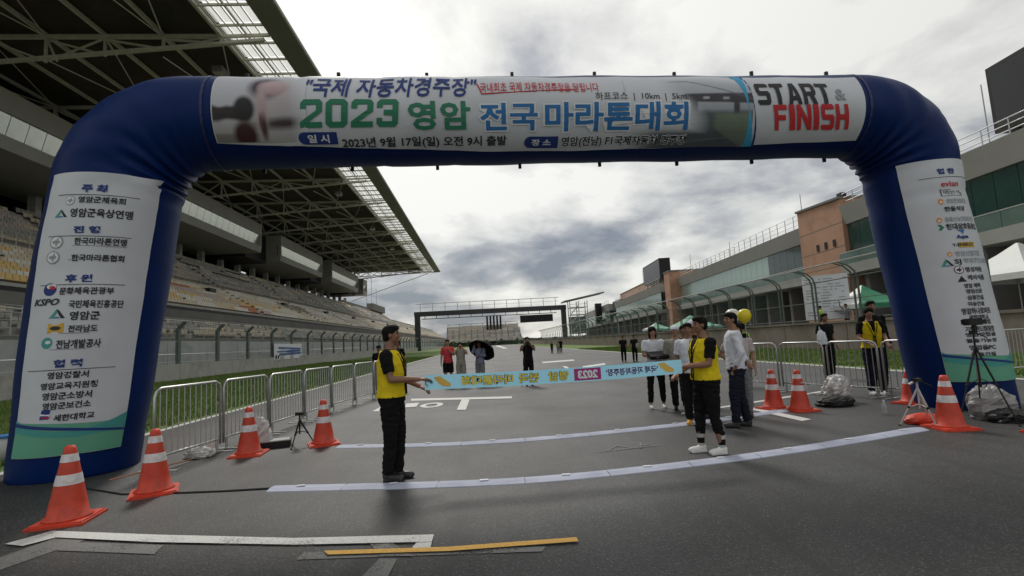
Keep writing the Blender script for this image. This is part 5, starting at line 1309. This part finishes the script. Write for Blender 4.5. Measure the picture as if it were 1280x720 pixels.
t = thing('camera', 'black video camera held up by the photographer in mid-track', 'camera', (1.44, 17.02, 1.42)); part(MB().box((-.07, -.05, -.05), (.07, .09, .05)), 'camera_body', black_pl, t); part(MB().lathe([(.045, 0), (.05, .16)], 12), 'lens', black_pl, t).rotation_euler = (R(90), 0, 0)
single(MB().bar((0, 0, 0), (.22, 0, 1.38), .014, 5), 'monopod', black_pl, 'thin black monopod under the photographer in mid-track', 'monopod', loc=(1.17, 17.0, 0))
def tripod(label, loc, ht, spread, m, head=True, rz=0, tilt=0):
    t = thing('tripod', label, 'tripod', loc, rz)
    for k in range(3):
        a = 2 * math.pi * k / 3 + .3; f = (spread * math.cos(a), spread * math.sin(a), 0)
        top_ = (0, 0, ht * .86); mid_ = (f[0] * .5, f[1] * .5, ht * .43)
        l = part(MB().bar(top_, mid_, .014, 6), 'leg', m, t); part(MB().bar(mid_, f, .010, 6), 'lower_leg', m, l); part(MB().ell((f[0], f[1], .012), .018, .018, .014, 8, 5), 'rubber_foot', black_pl, l)
        part(MB().ell(mid_, .02, .02, .02, 8, 5), 'leg_clamp', black_pl, t); part(MB().bar(mid_, (0, 0, ht * .5), .006, 4), 'brace', m, t)
    part(MB().bar((0, 0, ht * .40), (0, 0, ht), .013, 6), 'centre_column', m, t)
    if head: part(MB().box((-.06, -.035, ht), (.06, .035, ht + .05)).bar((.02, 0, ht + .02), (.12, -.12, ht - .06), .008, 5), 'pan_head', black_pl, t)
    return t
tripod('small black tripod beside the cone at the left end of the farther timing mat', (-3.05, 8.68, .0), .50, .24, black_pl)
tr = tripod('tripod with one bright silver leg carrying a video camera in front of the right banner', (6.95, 6.95, .0), 1.25, .36, black_pl, rz=.6)
[c for c in tr.children if c.name.startswith('leg') and 'clamp' not in c.name][0].data.materials[0] = galv
t = thing('video_camera', 'black video camera on the taller tripod before the right banner', 'camera', (6.93, 6.9, 1.42)); part(MB().box((-.11, -.05, -.045), (.09, .05, .05)), 'camera_body', black_pl, t); part(MB().box((.09, -.03, -.03), (.16, .03, .03)), 'lens_hood', black_pl, t); part(MB().box((-.02, -.02, -.14), (.02, .02, -.045)), 'mount', black_pl, t); part(MB().box((-.13, .05, -.03), (-.01, .06, .04)), 'flip_screen', black_pl, t)
tripod('short bronze tripod at the right end of the nearer timing mat', (6.10, 7.05, .0), .62, .26, rail_mat, rz=.2)
single(MB().box((-.15, -.012, 0), (.02, .012, .02)), 'selfie_bracket', galv, 'bright metal bracket on top of the short bronze tripod', 'bracket', loc=(6.12, 7.05, .645)).rotation_euler = (0, R(-25), 0)

# ------------------------------------------------------------------ balloons, bags, boxes, bottle
ym = mat('yellow_balloon', (.72, .58, .02), .25, .05, 2)
for (n_, l_, m_, r_, lab) in (('yb', (4.42, 8.45, 1.72), ym, .115, 'yellow balloon above the man in the white shirt'), ('wb', (4.44, 8.9, 1.74), mat('white_balloon', (.7, .7, .66), .3, .05, 2), .125, 'white balloon behind the head of the man in the white shirt')):
    t = thing('balloon', lab, 'balloon', l_, 0, 'balloons'); part(MB().lathe([(.01, -r_ * 1.25), (r_ * .25, -r_ * 1.1), (r_ * .7, -r_ * .75), (r_ * .97, -r_ * .2), (r_, .15 * r_), (r_ * .85, r_ * .62), (r_ * .5, r_ * .92), (.01, r_ * 1.02)], 20), 'balloon_skin', m_, t, smooth=True)
    part(MB().tube([(0, 0, -r_ * 1.2), (.01, 0, -.4), (-.02, .02, -.7)], .003, 4), 'string', C_white, t)
def crumple(rx, ry, rz, seed, n=22, m=14, amp=.28):
    rnd = random.Random(seed); ph = [rnd.uniform(0, 6) for _ in range(8)]; mb = MB(); rs = []
    for i in range(m + 1):
        a = -math.pi / 2 * .35 + (math.pi / 2 * 1.35) * i / m; rr = max(math.cos(a), .04); z = math.sin(a) * rz + rz * .5
        ring_ = []
        for j in range(n):
            b = 2 * math.pi * j / n; q = 1 + amp * (math.sin(b * 3 + ph[0] + a * 2) * .4 + math.sin(b * 7 + ph[1] - a * 5) * .3 + rnd.uniform(-.35, .35))
            ring_.append((rx * rr * q * math.cos(b), ry * rr * q * math.sin(b), max(.005, z * (1 + .25 * (q - 1)))))
        rs.append(ring_)
    return mb.rings(rs)
poly_w = mat('white_polythene', (.50, .50, .49), .32, .12, 6, .4, 20); poly_g = mat('grey_polythene', (.26, .26, .26), .35, .3, 5, .4, 20)
single(crumple(.17, .16, .34, 1), 'sack', poly_w, 'crumpled white sack behind the cone by the left barriers', 'sack', loc=(-3.72, 8.75, 0))
single(crumple(.21, .13, .11, 2), 'plastic_bag', poly_w, 'low white plastic bag at the foot of the left barriers', 'bag', loc=(-4.42, 8.30, 0))
single(crumple(.24, .2, .27, 3), 'foil_bag', mat('silver_foil', (.62, .61, .60), .35, .2, 9, .5, 25), 'crumpled silver bag on the ground by the right barriers', 'bag', loc=(6.72, 9.65, .12))
single(crumple(.34, .22, .13, 4, amp=.15), 'black_bag', black_pl, 'flat black bag lying by the right barriers beside the silver bag', 'bag', loc=(6.38, 9.25, 0))
single(crumple(.30, .24, .32, 5), 'rubbish_bag', poly_g, 'big crumpled clear rubbish bag at the foot of the right banner', 'bag', loc=(7.35, 7.25, .0))
single(crumple(.24, .2, .12, 6), 'rubbish_bag', black_pl, 'dark bag lying under the clear rubbish bag at the right banner', 'bag', loc=(7.3, 6.98, .0))
single(crumple(.26, .15, .10, 8, amp=.1), 'red_bag', cone_m, 'orange red bundle between the short bronze tripod and the cone', 'bundle', loc=(6.28, 7.25, 0))
t = thing('equipment_case', 'open black equipment case with a white rim beside the left cones', 'case', (-3.48, 8.78, 0), .3)
part(MB().box((-.24, -.15, 0), (.24, .15, .11)), 'case_body', black_pl, t); part(MB().box((-.22, -.13, .111), (.22, .13, .125)), 'lining', poly_w, t)
t = thing('water_bottle', 'clear water bottle standing on the asphalt before the right barriers', 'bottle', (6.42, 8.12, 0))
part(MB().lathe([(.03, 0), (.034, .01), (.033, .06), (.031, .08), (.034, .10), (.034, .15), (.014, .19), (.013, .205)], 16), 'bottle_body', mat('clear_plastic', (.6, .63, .65), .15, .05, 4, trans=.5), t, smooth=True); part(MB().lathe([(.016, .203), (.016, .22)], 12), 'bottle_cap', C_white, t)
t = thing('bucket', 'white bucket with a blue lid at the left edge behind the arch leg', 'bucket', (-7.75, 8.9, 0)); part(MB().lathe([(.16, 0), (.19, .42)], 20), 'pail', poly_w, t, smooth=True); part(MB().lathe([(.20, .42), (.20, .45)], 20), 'lid', INK['blue'], t)
t = thing('folder', 'black folder held by the woman in the white shirt', 'folder', (3.44, 10.02, 1.02)); part(MB().box((-.19, -.02, -.02), (.19, .2, .05)), 'cover', black_pl, t); t.rotation_euler = (R(25), 0, 0)
t = thing('shoulder_bag', 'white cloth bag carried by the man in the black t-shirt', 'bag', (9.30, 13.72, .95)); part(crumple(.13, .08, .26, 11), 'bag_body', C_white, t); part(MB().tube([(-.05, 0, .3), (0, .05, .5), (.05, 0, .3)], .01, 5), 'strap', C_white, t)
single(crumple(.1, .07, .2, 12), 'shoulder_bag', C_beige, 'pale shoulder bag of the right hand figure on the far verge', 'bag', loc=(8.5, 28.25, .75))
t = thing('red_drink_can', 'tiny white scrap of paper on the nearer timing mat', 'scrap', (.72, 5.62, .0)); t.name = 'paper_scrap'; part(MB().box((-.04, -.015, 0), (.04, .015, .012)), 'paper', C_white, t)
